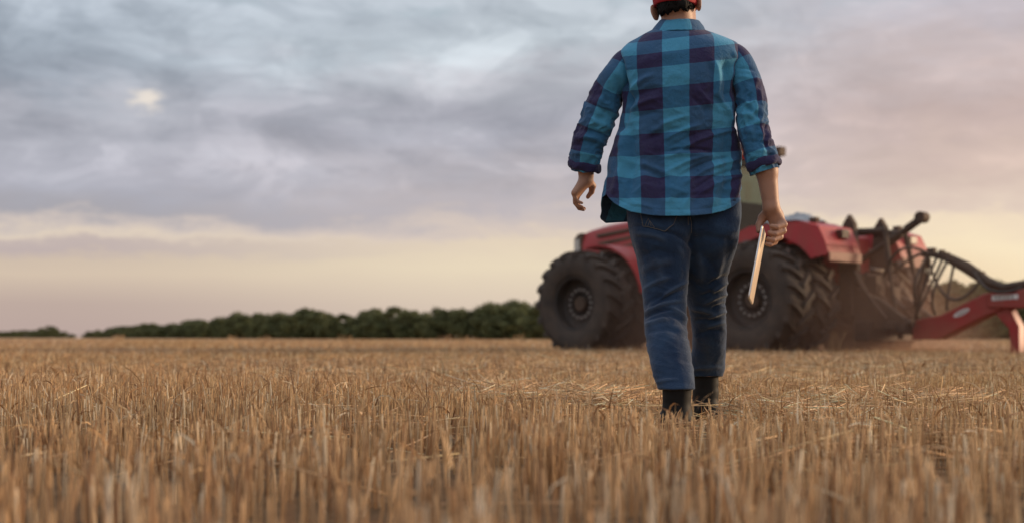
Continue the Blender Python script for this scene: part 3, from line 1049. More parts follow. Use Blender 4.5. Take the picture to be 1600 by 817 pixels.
for i in range(5):
    m = MB()
    xx = -2.52 - i * .075
    m.box(xx - .042, xx - .026, .2145, .2165, 1.015, 1.08).box(xx - .042, xx, .2145, .2165, 1.068, 1.08)
    if i % 2: m.box(xx - .042, xx, .2145, .2165, 1.04, 1.05)
    m.build('decal_letter', BLK, IM)
for yv in (-2.0, -1.2, -.4, .4, 1.1):
    m = MB()
    m.tube([(-4.7, yv, 1.2), (-4.95, yv, .9), (-4.85, yv, .5), (-4.6, yv, .05)], [.05, .045, .04, .03], 8)
    m.build('shank', FRAME, IM)
    m = MB()
    v0 = len(m.v)
    m.lathe([(.01, .0), (.28, .06), (.28, .07), (.01, .02)], 24)
    m.v = [(a - 6.08, b + yv, c + .27) for a, b, c in m.v]
    m.box(-6.1, -6.05, yv - .01, yv + .03, .27, 1.2)
    m.build('disc', CHROME, IM)


# hose mast and cable carrier above the tongue
m = MB()
m.tube([(-.95, .02, .6), (-1.0, .02, 1.3), (-1.16, .02, 1.80)], [.045, .04, .035], 8).box(-1.38, -1.10, -.10, .14, 1.80, 1.87).box(-1.32, -1.18, -.04, .08, 1.87, 1.96)
m.build('hose_mast', FRAME, IM, .01)
m = MB()
m.tube([(-1.25, .02, 1.84), (-1.50, .02, 1.80), (-1.9, .02, 1.60), (-2.3, .02, 1.33), (-2.6, .02, 1.22), (-4.4, .02, 1.48)], [.05, .08, .105, .095, .075, .05], 10)
for i in range(9):
    tt = i / 8
    xx, zz = -1.45 - .75 * tt, 1.90 - .40 * tt
    m.box(xx - .03, xx + .03, -.05, .09, zz - .05, zz + .015)
m.build('hose_bundle', FRAME, IM)
HP = [((-.42, .25, 1.45), (-1.28, .1, 1.82), -.30, .2), ((-.4, .12, 1.40), (-1.4, .0, 1.82), -.22, -.1), ((-1.22, .12, 1.82), (-1.08, .16, .72), .0, .30), ((-1.4, .10, 1.8), (-1.02, .12, .70), .12, .2),
      ((-1.5, .06, 1.8), (-.95, .15, .68), .30, .25), ((-1.6, .08, 1.74), (-1.4, .17, .78), .1, .3), ((-1.7, .05, 1.70), (-1.62, .15, .86), .18, .1), ((-1.22, .1, 1.78), (-2.25, .1, 1.40), .55, .15),
      ((-1.2, .0, 1.78), (-.4, -.2, 1.05), .45, -.1), ((-2.1, .1, 1.50), (-3.0, .15, 1.22), .20, .2)]
for (a, b, sag, side) in HP:
    MB().tube(sagged(a, b, sag, 16, side), .026, 8).build('hose', HOSE, IM)


# ------------------------------------------------------------------ dust raised round the wheels
m = MB()
pts = []
dm = bpy.data.materials.new('airborne_dust')
dm.use_nodes = True
k = NT(dm.node_tree)
pos = k.n('ShaderNodeTexCoord').outputs['Object']
dx, dy, dz = k.n('ShaderNodeSeparateXYZ', {0: pos}).outputs
nz1 = k.noise(pos, .75, 3, .6)
rr = k.math('SQRT', k.math('ADD', k.math('POWER', k.math('DIVIDE', dx, 5.4), 2.0), k.math('POWER', k.math('DIVIDE', dy, 3.6), 2.0)))
fall = k.math('SUBTRACT', 1.0, k.smooth(rr, .45, 1.0))
hz = k.math('SUBTRACT', 1.0, k.smooth(k.math('ADD', dz, k.math('MULTIPLY', k.math('SUBTRACT', nz1, .5), 1.6)), -.1, 2.5))
den = k.math('MULTIPLY', k.math('MULTIPLY', fall, hz), k.math('ADD', .35, k.math('MULTIPLY', nz1, 1.1)))
pv = k.n('ShaderNodeVolumePrincipled', {'Color': (.70, .46, .35, 1), 'Density': k.math('MULTIPLY', den, .34), 'Anisotropy': .25})
k.t.links.new(pv.outputs[0], k.n('ShaderNodeOutputMaterial').inputs['Volume'])
vs, fs = [], []
rings = [(0.06, 1.0), (1.0, 1.0), (1.9, .86), (2.6, .55), (2.85, .1)]
for (z, s_) in rings:
    for j in range(32):
        a = 2 * math.pi * j / 32
        vs.append((5.4 * s_ * math.cos(a), 3.6 * s_ * math.sin(a), z))
for i in range(4):
    fs += [(i * 32 + j, i * 32 + (j + 1) % 32, i * 32 + 32 + (j + 1) % 32, i * 32 + 32 + j) for j in range(32)]
fs += [tuple(range(32))[::-1], tuple(range(128, 160))]
dust = MB().add(vs, fs).build('dust_cloud', dm)
dust.location = Vector((4.36, 28.55, 0)) - hd * .9
dust.rotation_euler = (0, 0, R(135))
tag(dust, 'brown dust hanging low round the tractor wheels', 'dust', kind='stuff')


# ------------------------------------------------------------------ the man: helpers
D0 = 5.42
BASE = np.array([.69, 5.52, 0.0])


def W(px, py, dy=0.0):
    return P(px, py, D0 + dy)


def curve(xs, ys):
    """smooth monotone interpolation"""
    xs, ys = np.asarray(xs, float), np.asarray(ys, float)
    h = np.diff(xs)
    d = np.diff(ys) / h
    m = np.empty_like(ys)
    m[1:-1] = np.where(d[:-1] * d[1:] > 0, 2 * d[:-1] * d[1:] / (d[:-1] + d[1:] + 1e-12), 0)
    m[0], m[-1] = d[0], d[-1]
    def f(x):
        x = np.clip(x, xs[0], xs[-1])
        i = np.clip(np.searchsorted(xs, x) - 1, 0, len(h) - 1)
        t = (x - xs[i]) / h[i]
        return ((1 + 2 * t) * (1 - t) ** 2 * ys[i] + t * (1 - t) ** 2 * h[i] * m[i] + t * t * (3 - 2 * t) * ys[i + 1] + t * t * (t - 1) * h[i] * m[i + 1])
    return f


class Field:
    """signed distance grid, meshed with surface nets"""
    def __init__(s, lo, hi, h):
        s.lo, s.h = np.array(lo, float), h
        s.n = np.ceil((np.array(hi) - s.lo) / h).astype(int) + 1
        s.v = np.full(s.n, .06, np.float32)

    def add(s, fn, lo, hi, k=0.0, cut=False):
        a = np.clip(np.floor((np.array(lo) - s.lo) / s.h).astype(int), 0, s.n)
        b = np.clip(np.ceil((np.array(hi) - s.lo) / s.h).astype(int) + 1, 0, s.n)
        if (b <= a).any():
            return
        ax = [(s.lo[i] + s.h * np.arange(a[i], b[i])).astype(np.float32) for i in range(3)]
        d = fn(ax[0][:, None, None], ax[1][None, :, None], ax[2][None, None, :])
        sl = tuple(slice(a[i], b[i]) for i in range(3))
        c = s.v[sl]
        if cut:
            s.v[sl] = np.maximum(c, -d)
        elif k > 0:
            t = np.clip(.5 + .5 * (c - d) / k, 0, 1)
            s.v[sl] = c * (1 - t) + d * t - k * t * (1 - t)
        else:
            s.v[sl] = np.minimum(c, d)

    def cone(s, a, b, ra, rb, k=.008, pad=.05):
        a, b = np.asarray(a, float), np.asarray(b, float)
        ba = b - a
        L = max((ba ** 2).sum(), 1e-9)
        def fn(x, y, z):
            t = np.clip(((x - a[0]) * ba[0] + (y - a[1]) * ba[1] + (z - a[2]) * ba[2]) / L, 0, 1)
            return np.sqrt((x - a[0] - t * ba[0]) ** 2 + (y - a[1] - t * ba[1]) ** 2 + (z - a[2] - t * ba[2]) ** 2) - (ra + (rb - ra) * t)
        m = max(ra, rb) + pad
        s.add(fn, np.minimum(a, b) - m, np.maximum(a, b) + m, k)

    def chain(s, pts, rs, k=.008):
        for i in range(len(pts) - 1):
            s.cone(pts[i], pts[i + 1], rs[i], rs[i + 1], k)

    def ell(s, c, r, rot=None, k=.008, pad=.04, cut=False):
        c, r = np.asarray(c, float), np.asarray(r, float)
        M = np.eye(3) if rot is None else np.array(rot)        # columns: local axes
        mn = r.min()
        def fn(x, y, z):
            X, Y_, Z = x - c[0], y - c[1], z - c[2]
            q = [(X * M[0, i] + Y_ * M[1, i] + Z * M[2, i]) / r[i] for i in range(3)]
            k0 = np.sqrt(q[0] ** 2 + q[1] ** 2 + q[2] ** 2)
            k1 = np.sqrt((q[0] / r[0]) ** 2 + (q[1] / r[1]) ** 2 + (q[2] / r[2]) ** 2)
            return k0 * (k0 - 1) / np.maximum(k1, 1e-6)
        e = np.abs(M) @ r + pad
        s.add(fn, c - e, c + e, k, cut)

    def mesh(s):
        f = s.v
        ins = f < 0
        nx, ny, nz = f.shape
        cnt = np.zeros((nx - 1, ny - 1, nz - 1), np.int8)
        offs = [(i, j, k) for i in (0, 1) for j in (0, 1) for k in (0, 1)]
        for (i, j, k) in offs:
            cnt += ins[i:nx - 1 + i, j:ny - 1 + j, k:nz - 1 + k]
        act = np.argwhere((cnt > 0) & (cnt < 8))
        ids = np.full(cnt.shape, -1, np.int32)
        ids[act[:, 0], act[:, 1], act[:, 2]] = np.arange(len(act))
        cv = np.stack([f[act[:, 0] + i, act[:, 1] + j, act[:, 2] + k] for (i, j, k) in offs], 1)
        acc = np.zeros((len(act), 3))
        num = np.zeros(len(act))
        for a in range(8):
            for b in range(a + 1, 8):
                da = np.array(offs[b]) - np.array(offs[a])
                if np.abs(da).sum() != 1:
                    continue
                va, vb = cv[:, a], cv[:, b]
                m = (va < 0) != (vb < 0)
                t = np.where(m, va / np.where(m, va - vb, 1), 0)
                acc += m[:, None] * (np.array(offs[a])[None, :] + t[:, None] * da[None, :])
                num += m
        V = (act + acc / num[:, None]) * s.h + s.lo
        Q = []
        for ax in range(3):
            sl0 = [slice(1, None)] * 3
            sl1 = [slice(1, None)] * 3
            sl0[ax], sl1[ax] = slice(0, -1), slice(1, None)
            A, B = ins[tuple(sl0)], ins[tuple(sl1)]
            e = np.argwhere(A != B)
            flip = A[e[:, 0], e[:, 1], e[:, 2]]
            e = e + 1
            e[:, ax] -= 1
            o1, o2 = [i for i in range(3) if i != ax]
            def cid(d1, d2):
                c = e.copy()
                c[:, o1] -= d1
                c[:, o2] -= d2
                c = np.clip(c, 0, np.array(ids.shape) - 1)
                return ids[c[:, 0], c[:, 1], c[:, 2]]
            q = np.stack([cid(1, 1), cid(0, 1), cid(0, 0), cid(1, 0)], 1)
            if ax == 1:
                flip = ~flip
            q = np.where(flip[:, None], q, q[:, ::-1])
            Q.append(q[(q >= 0).all(1)])
        return V, np.concatenate(Q)


def normals(v, q):
    n = np.zeros_like(v)
    a = np.cross(v[q[:, 2]] - v[q[:, 0]], v[q[:, 3]] - v[q[:, 1]])
    for i in range(4):
        np.add.at(n, q[:, i], a)
    return n / np.maximum(np.linalg.norm(n, axis=1), 1e-12)[:, None]


def relax(v, q, it=2, lam=.5):
    e = np.concatenate([q[:, [0, 1]], q[:, [1, 2]], q[:, [2, 3]], q[:, [3, 0]]])
    for _ in range(it):
        acc = np.zeros_like(v)
        cnt = np.zeros(len(v))
        np.add.at(acc, e[:, 0], v[e[:, 1]])
        np.add.at(cnt, e[:, 0], 1)
        v = v * (1 - lam) + lam * acc / np.maximum(cnt, 1)[:, None]
    return v


def folds(v, n, lst):
    """displacement of cloth by drawn creases (x1, y1, x2, y2, width, millimetres), on the side that faces the viewer"""
    px = CX + v[:, 0] * F / v[:, 1]
    py = HY - (v[:, 2] - CH) * F / v[:, 1]
    d = np.zeros(len(v))
    for (x1, y1, x2, y2, wd, amp) in lst:
        L = math.hypot(x2 - x1, y2 - y1)
        ux, uy = (x2 - x1) / L, (y2 - y1) / L
        t = ((px - x1) * ux + (py - y1) * uy) / L
        s = (px - x1) * -uy + (py - y1) * ux + .06 * L * np.sin(t * 3.1)
        d += amp * .001 * np.exp(-(s / wd) ** 2) * sm(t, -.15, .2) * (1 - sm(t, .8, 1.15))
    return d * sm(-n[:, 1], -.15, .25)


def put(name, v, q, mat, parent=None, tris=None):
    return link(name, mesh_np(name, v - BASE, q, tris), mat, parent)


# ------------------------------------------------------------------ materials of the man
SKIN = material('skin', (.41, .215, .14), .5, var=.12, scale=25, bump=.12, bscale=300)
HAIRM = material('dark_hair', (.008, .006, .005), .75, var=.5, scale=160, bump=.3, bscale=350, spec=.15)
CAPM = material('red_cap_cloth', (.36, .008, .016), .8, var=.1, scale=60, bump=.15, bscale=500)
BOOTM = material('black_rubber_boot', (.010, .0095, .0095), .62, var=.25, scale=20, spec=.22)
TABM = material('tablet_shell', (.68, .54, .41), .42, .35, var=.03, scale=20)
TABE = material('tablet_bright_edge', (.86, .84, .82), .25, .55, var=.02)
TABG = material('tablet_glass', (.02, .02, .022), .1, var=.05)
LINING = material('pale_cuff_lining', (.50, .42, .33), .85, var=.2, scale=60, bump=.3, bscale=120)
STITCH = material('denim_stitching', (.16, .145, .13), .8, var=.2, scale=200)

plaid = bpy.data.materials.new('blue_check_cotton')
plaid.use_nodes = True
k = NT(plaid.node_tree)
cl = k.n('ShaderNodeAttribute', attribute_name='cloth').outputs['Vector']
opos = k.n('ShaderNodeTexCoord').outputs['Object']
cu, cv_, _ = k.n('ShaderNodeSeparateXYZ', {0: cl}).outputs
jit = k.math('MULTIPLY', k.math('SUBTRACT', k.noise(opos, 90, 2), .5), .012)
def band(c, off):
    fr = k.math('FRACT', k.math('ADD', c, jit))
    up = k.smooth(fr, .495, .51)
    dn = k.smooth(fr, .985, 1.0)
    return k.math('SUBTRACT', up, dn)
bu, bv_ = band(cu, 0), band(cv_, 0)
light = (.084, .400, .640, 1)
midc = (.040, .132, .280, 1)
midr = (.034, .178, .350, 1)
dark = (.034, .019, .092, 1)
c = k.mix(bu, k.mix(bv_, light, midr), k.mix(bv_, midc, dark))
weave = k.noise(opos, 900, 2)
c = k.mix(k.math('MULTIPLY', k.noise(opos, 35, 4), .22), c, (.10, .16, .22, 1))
c = k.mix(k.math('MULTIPLY', weave, .25), c, (.01, .02, .04, 1))
pb = k.n('ShaderNodeBsdfPrincipled', {'Base Color': c, 'Roughness': .82, 'Specular IOR Level': .25, 'Sheen Weight': .15, 'Sheen Roughness': .5})
crump = k.noise(opos, 42, 5, .62, 1.2)
bp = k.n('ShaderNodeBump', {'Strength': .6, 'Distance': .008, 'Height': crump})
bp2 = k.n('ShaderNodeBump', {'Strength': .15, 'Distance': .001, 'Height': weave, 'Normal': bp.outputs[0]})
k.t.links.new(bp2.outputs[0], pb.inputs['Normal'])
tl = k.n('ShaderNodeBsdfTranslucent', {0: c})
ms = k.n('ShaderNodeMixShader', {0: .12, 1: pb.outputs[0], 2: tl.outputs[0]})
k.t.links.new(ms.outputs[0], k.n('ShaderNodeOutputMaterial').inputs[0])

denim = bpy.data.materials.new('blue_denim')
denim.use_nodes = True
k = NT(denim.node_tree)
opos = k.n('ShaderNodeTexCoord').outputs['Object']
tw = k.n('ShaderNodeVectorMath', {0: opos, 1: (1.0, 1.0, .35)}, operation='MULTIPLY').outputs[0]
fine = k.noise(tw, 420, 3, .7)
fade = k.ramp(k.noise(opos, 7, 5, .6, .6), [(.32, 0.0), (.72, 1.0)])
c = k.mix(fade, (.011, .028, .068, 1), (.036, .078, .152, 1))
c = k.mix(k.math('MULTIPLY', fine, .55), c, (.010, .020, .045, 1))
crease = k.n('ShaderNodeAttribute', attribute_name='wear').outputs['Fac']
c = k.mix(k.math('MULTIPLY', crease, .30), c, (.13, .165, .21, 1))
db = k.n('ShaderNodeBsdfPrincipled', {'Base Color': c, 'Roughness': .85, 'Specular IOR Level': .2, 'Sheen Weight': .25, 'Sheen Roughness': .45})
bp = k.n('ShaderNodeBump', {'Strength': .6, 'Distance': .006, 'Height': k.noise(opos, 60, 6, .65, 1.0)})
bp2 = k.n('ShaderNodeBump', {'Strength': .25, 'Distance': .001, 'Height': fine, 'Normal': bp.outputs[0]})
k.t.links.new(bp2.outputs[0], db.inputs['Normal'])
k.t.links.new(db.outputs[0], k.n('ShaderNodeOutputMaterial').inputs[0])

# ------------------------------------------------------------------ body: one continuous figure
bf = Field((.20, 5.10, .02), (1.09, 6.05, 1.80), .0038)
yaw, roll = R(-16), R(-9)
HM = np.array((Matrix.Rotation(yaw, 3, 'Z') @ Matrix.Rotation(roll, 3, 'Y') @ Matrix.Rotation(R(-3), 3, 'X')))
HC = W(1058, 14, .02)
hp = lambda x, y, z: HC + HM @ np.array([x, y, z])
bf.ell(hp(0, -.010, .036), (.072, .096, .096), HM, .01)
bf.ell(hp(0, .040, -.030), (.060, .062, .080), HM, .03)
bf.ell(hp(0, .050, -.085), (.036, .040, .026), HM, .03)          # chin
bf.cone(hp(0, .093, .012), hp(0, .116, -.022), .009, .013, .012)  # nose
bf.ell(hp(0, .086, .035), (.045, .012, .010), HM, .015)           # brow
bf.ell(hp(0, .094, -.050), (.024, .010, .006), HM, .008)
bf.ell(hp(0, .092, -.062), (.022, .010, .007), HM, .008)          # lips
for s in (-1, 1):
    bf.ell(hp(s * .032, .096, .016), (.014, .010, .009), HM, cut=True)
    bf.ell(hp(s * .032, .084, .016), (.012, .012, .011), HM, .002)
    em = HM @ np.array(Matrix.Rotation(R(s * 36), 3, 'Z'))
    bf.ell(hp(s * .084, -.012, .000), (.0065, .021, .034), em, .006)
    bf.ell(hp(s * .091, -.019, .008), (.005, .011, .022), em, .004)
bf.chain([W(1060, 74, .0), W(1059, 40, .005), hp(0, -.02, -.02)], [.068, .057, .056], .02)
bf.cone(W(1010, 88, .0), W(1110, 84, .0), .058, .058, .03)
bf.ell(W(1060, 150, .0), (.145, .090, .22), None, .03)
bf.ell(W(1062, 265, .01), (.140, .085, .17), None, .03)
bf.ell(W(1066, 338, .035), (.125, .055, .10), None, .02)
AR = [W(1140, 92, .0), W(1168, 150, -.02), W(1180, 208, -.05), W(1198, 268, -.06), W(1205, 324, -.06)]
AL = [W(985, 98, .01), W(947, 150, .040), W(925, 208, .06), W(915, 250, .085), W(916, 281, .105)]
bf.chain(AR, [.050, .038, .036, .040, .0300], .015)
bf.chain(AL, [.050, .040, .037, .036, .0285], .015)
LL = [W(1036, 370, .02), W(1040, 492, -.035), W(1057, 625, -.225)]
RL = [W(1108, 370, .045), W(1108, 498, .265), W(1104, 600, .385)]
LEGC = {0: [(1033, 400, .0), (1038, 460, -.012), (1040, 492, -.035), (1044, 545, -.12), (1057, 607, -.215)], 1: [(1108, 385, .045), (1107, 430, .105), (1107, 475, .180), (1108, 520, .256), (1106, 567, .338), (1103, 588, .375)]}
for li, L in enumerate((LL, RL)):
    pth = [L[0]] + [W(*p) for p in LEGC[li]] + [L[2] + np.array([0, .015, 0])]
    bf.chain(pth, [.050] + [.042] * len(LEGC[li]) + [.026], .01)
    foot = np.array([L[2][0], L[2][1], .06])
    foot[1] += .035
    bf.chain([L[2] + np.array([0, .02, 0]), foot, foot + np.array([0, .11, -.015])], [.026, .024, .022], .004)
# left hand, hanging and loosely curled
kn = [(903.5, 303, .135), (901, 304.5, .115), (899, 304, .095), (898, 301.5, .077)]
pi = [(900.5, 316, .138), (898.5, 317, .117), (898, 315, .096), (899, 310, .078)]
di = [(906.5, 324.5, .140), (905, 326, .119), (904, 322.5, .098), (904, 316, .080)]
ti = [(913.5, 326.5, .140), (912, 328, .119), (910, 324, .098), (909.5, 317.5, .081)]
for i in range(4):
    bf.chain([W(916 - i, 283, .118 - .010 * i), W(*kn[i])], [.0190, .0140], .014)
for i in range(4):
    r = (.0080, .0082, .0077, .0068)[i]
    bf.chain([W(*kn[i]), W(*pi[i]), W(*di[i]), W(*ti[i])], [.0108, r + .0006, r, r * .84], .0022)
bf.chain([W(920, 284, .12), W(925.5, 291, .135), W(924.5, 300, .145), W(918.5, 308, .145)], [.018, .0150, .0108, .0088], .004)
# right hand, fingers closed on the tablet's face, thumb behind it
bf.chain([W(1205, 324, -.06), W(1212, 337, -.045), W(1217, 350, -.035)], [.030, .027, .022], .012)
bf.chain([W(1205, 328, -.05), W(1214, 352, -.025), W(1211, 366, -.02)], [.026, .024, .019], .012)
mk = [(1219, 342, -.052), (1221, 351, -.050), (1219, 361, -.047), (1213.5, 370, -.043)]
pk = [(1226, 351, -.066), (1224.5, 361, -.066), (1219.5, 371, -.064), (1211.5, 379, -.062)]
dk = [(1213.5, 355.5, -.085), (1211, 366, -.085), (1208, 375.5, -.084), (1203.5, 382.5, -.082)]
tk = [(1205.5, 353.5, -.083), (1202.5, 364, -.083), (1200.0, 373.5, -.082), (1197.5, 381, -.080)]
for i in range(4):
    r = (.0110, .0110, .0104, .0086)[i]
    bf.chain([W(1210, 334, -.05), W(*mk[i])], [.018, .0145], .012)
    bf.chain([W(*mk[i]), W(*pk[i]), W(*dk[i]), W(*tk[i])], [.0135, r + .0008, r, r * .88], .0020)
bf.chain([W(1202, 329, -.04), W(1191.5, 341, -.02), W(1186, 351, -.025), W(1185.5, 361, -.045)], [.022, .0175, .0125, .0100], .006)
bv0, bq0 = bf.mesh()
bv0 = relax(bv0, bq0, 2, .35)
man = put('person', bv0, bq0, SKIN)
man.location = BASE
tag(man, 'man in blue checked shirt, jeans and red cap walking away holding a tablet', 'person')
del bf


# ------------------------------------------------------------------ shirt
def cloth_obj(name, v, q, uv, parent, thick=.0018):
    o = put(name, v, q, plaid, parent)
    a = o.data.attributes.new('cloth', 'FLOAT_VECTOR', 'POINT')
    a.data.foreach_set('vector', np.stack([uv[0], uv[1], uv[0] * 0], 1).astype(np.float32).ravel())
    if thick:
        md = o.modifiers.new('cloth_thickness', 'SOLIDIFY')
        md.thickness, md.offset = thick, -1
    return o


def grid_quads(nr, nc, wrap=True):
    i = np.arange(nr * nc).reshape(nr, nc)
    if wrap:
        return np.stack([i[:-1], np.roll(i[:-1], -1, 1), np.roll(i[1:], -1, 1), i[1:]], -1).reshape(-1, 4)
    return np.stack([i[:-1, :-1], i[:-1, 1:], i[1:, 1:], i[1:, :-1]], -1).reshape(-1, 4)


ROWS = [(43, 1028, 1094, -.050, .070), (47, 1019, 1102, -.072, .082), (52, 1009, 1116, -.090, .092), (60, 995, 1137, -.108, .10), (68, 981, 1152, -.118, .108), (82, 969, 1157, -.130, .115),
        (100, 967, 1156, -.138, .12), (130, 970, 1154, -.142, .125), (165, 971, 1150, -.138, .125), (200, 966, 1148, -.128, .13), (235, 955, 1153, -.122, .14), (262, 948, 1156, -.122, .15),
        (300, 941, 1158, -.146, .155), (352, 934, 1158, -.168, .16)]
RA = np.array(ROWS, float)
fXL, fXR, fDB, fDF = (curve(RA[:, 0], RA[:, i]) for i in (1, 2, 3, 4))
NT_, NR_ = 340, 240
th = np.linspace(0, 2 * np.pi, NT_, endpoint=False)            # 0 = right, pi/2 = front, pi = left, 3pi/2 = back
hem = np.interp(np.degrees(th), [0, 20, 60, 120, 150, 166, 178, 190, 203, 218, 240, 262, 285, 302, 318, 332, 346, 360],
                [308, 322, 338, 347, 349, 343, 327, 310, 304, 317, 331, 337, 337.5, 334, 329, 322, 313, 308])
tt = np.linspace(0, 1, NR_)[:, None] ** 1.12
PYg = 43 + (hem[None, :] - 43) * tt
cth, sth = np.cos(th)[None, :], np.sin(th)[None, :]
nn = 2.35
cs = np.sign(cth) * np.abs(cth) ** (2 / nn)
ss = np.sign(sth) * np.abs(sth) ** (2 / nn)
xl, xr, db_, df_ = fXL(PYg), fXR(PYg), fDB(PYg), fDF(PYg)
Yg = D0 + (db_ + df_) / 2 + (df_ - db_) / 2 * ss
PXg = (xl + xr) / 2 + (xr - xl) / 2 * cs
V = np.stack([(PXg - CX) * Yg / F, Yg, CH + (HY - PYg) * Yg / F], -1)
seg = np.linalg.norm(V - np.roll(V, 1, 1), axis=2)
i0 = np.argmin(np.abs(th - 1.5 * np.pi))
arcl = np.cumsum(seg, 1)
arcl -= arcl[:, i0:i0 + 1]
mid_px = np.interp(PYg, [43, 130, 300], [1056, 1056.5, 1059])
mid_now = ((xl + xr) / 2)
arcl = arcl - (mid_px - mid_now) * D0 / F
slope = np.interp(PYg, [40, 180, 300], [.12, .10, .0])
row = np.interp(PYg - slope * (1096 - np.clip(PXg, 970, 1150)), [20, 42, 55, 75, 98, 130, 165, 203, 240, 275, 310, 345, 380], [-1.6, 0, 1, 2, 3, 4, 5, 6, 7, 8, 9, 10, 11])
wcol = np.interp(PYg, [43, 150, 300], [.200, .194, .182])
U, Vv = arcl / wcol + .25, row / 2 + .5
V = V.reshape(-1, 3)
Qg = grid_quads(NR_, NT_)
n0 = normals(V, Qg)
if (n0[:, 1] * (V[:, 1] - D0)).sum() < 0:
    Qg = Qg[:, ::-1]
    n0 = -n0
SHIRT_F = [(969, 122, 976, 165, 8, -13), (976, 165, 968, 205, 7, -9), (1150, 95, 1150, 150, 5, -9), (966, 88, 970, 138, 5, -11), (970, 138, 984, 168, 6, -9), (978, 148, 1018, 118, 4.5, 6), (980, 160, 1030, 138, 5, -5), (984, 172, 1034, 152, 4.5, 5), (988, 186, 1030, 176, 5, -4),
           (1117, 96, 1121, 148, 4.5, 5), (1121, 148, 1146, 194, 4, 5), (1134, 98, 1138, 158, 7, -12), (1108, 100, 1111, 150, 5, -4), (1145, 80, 1150, 120, 4, 5),
           (1040, 218, 1096, 196, 3.5, 4), (1052, 242, 1148, 204, 3.5, 4.5), (1048, 230, 1130, 200, 3.5, -3.5), (1045, 268, 1110, 244, 3.5, 4), (1068, 288, 1152, 250, 3.5, 4.5), (1062, 276, 1140, 246, 3, -4), (1090, 306, 1156, 276, 3.5, 4),
           (1084, 296, 1150, 266, 3, -3.5), (1040, 238, 1112, 237, 3, -5), (1036, 246, 1108, 243, 4, 4), (1003, 196, 999, 318, 8, 6), (986, 200, 979, 312, 7, -7), (970, 214, 958, 302, 6, 7), (1022, 230, 1024, 326, 8, -4), (1044, 260, 1046, 330, 7, 4),
           (1085, 255, 1084, 330, 8, -4), (1108, 262, 1112, 326, 7, 4), (1132, 215, 1128, 322, 7, -5), (1147, 205, 1148, 308, 4, 5), (1000, 100, 1060, 84, 7, 2.5), (1020, 205, 1075, 182, 4, 4), (1010, 220, 1070, 200, 4, -4),
           (1000, 256, 1040, 272, 4, 4), (1000, 266, 1042, 282, 4, -3.5), (1010, 292, 1080, 306, 4, 2.5), (1050, 312, 1120, 304, 4, -2.5), (1020, 120, 1090, 126, 10, 2), (1090, 140, 1112, 168, 4, 4), (1080, 150, 1104, 178, 4, -3.5)]
d = folds(V, n0, SHIRT_F) * 1.9
d += (fbm(V * np.array([9, 9, 5]) + 3, 3) - .5) * .016 * np.repeat(sm(np.linspace(0, 1, NR_), .03, .3), NT_)
rdg = 1 - np.abs(2 * fbm(V @ np.array([[14., 0, 9.], [0, 12., 0], [-11., 0, 20.]]) + 8, 2) - 1)
d += (rdg - .75) * .010 * np.repeat(sm(np.linspace(0, 1, NR_), .1, .5), NT_)
edge = np.repeat(np.exp(-((np.linspace(0, 1, NR_) ** 1.12 - .968) / .006) ** 2), NT_)
d -= edge * .0016                                             # stitched hem line
V = V + n0 * d[:, None]
shirt = cloth_obj('shirt', V, Qg, (U.ravel(), Vv.ravel()), man)


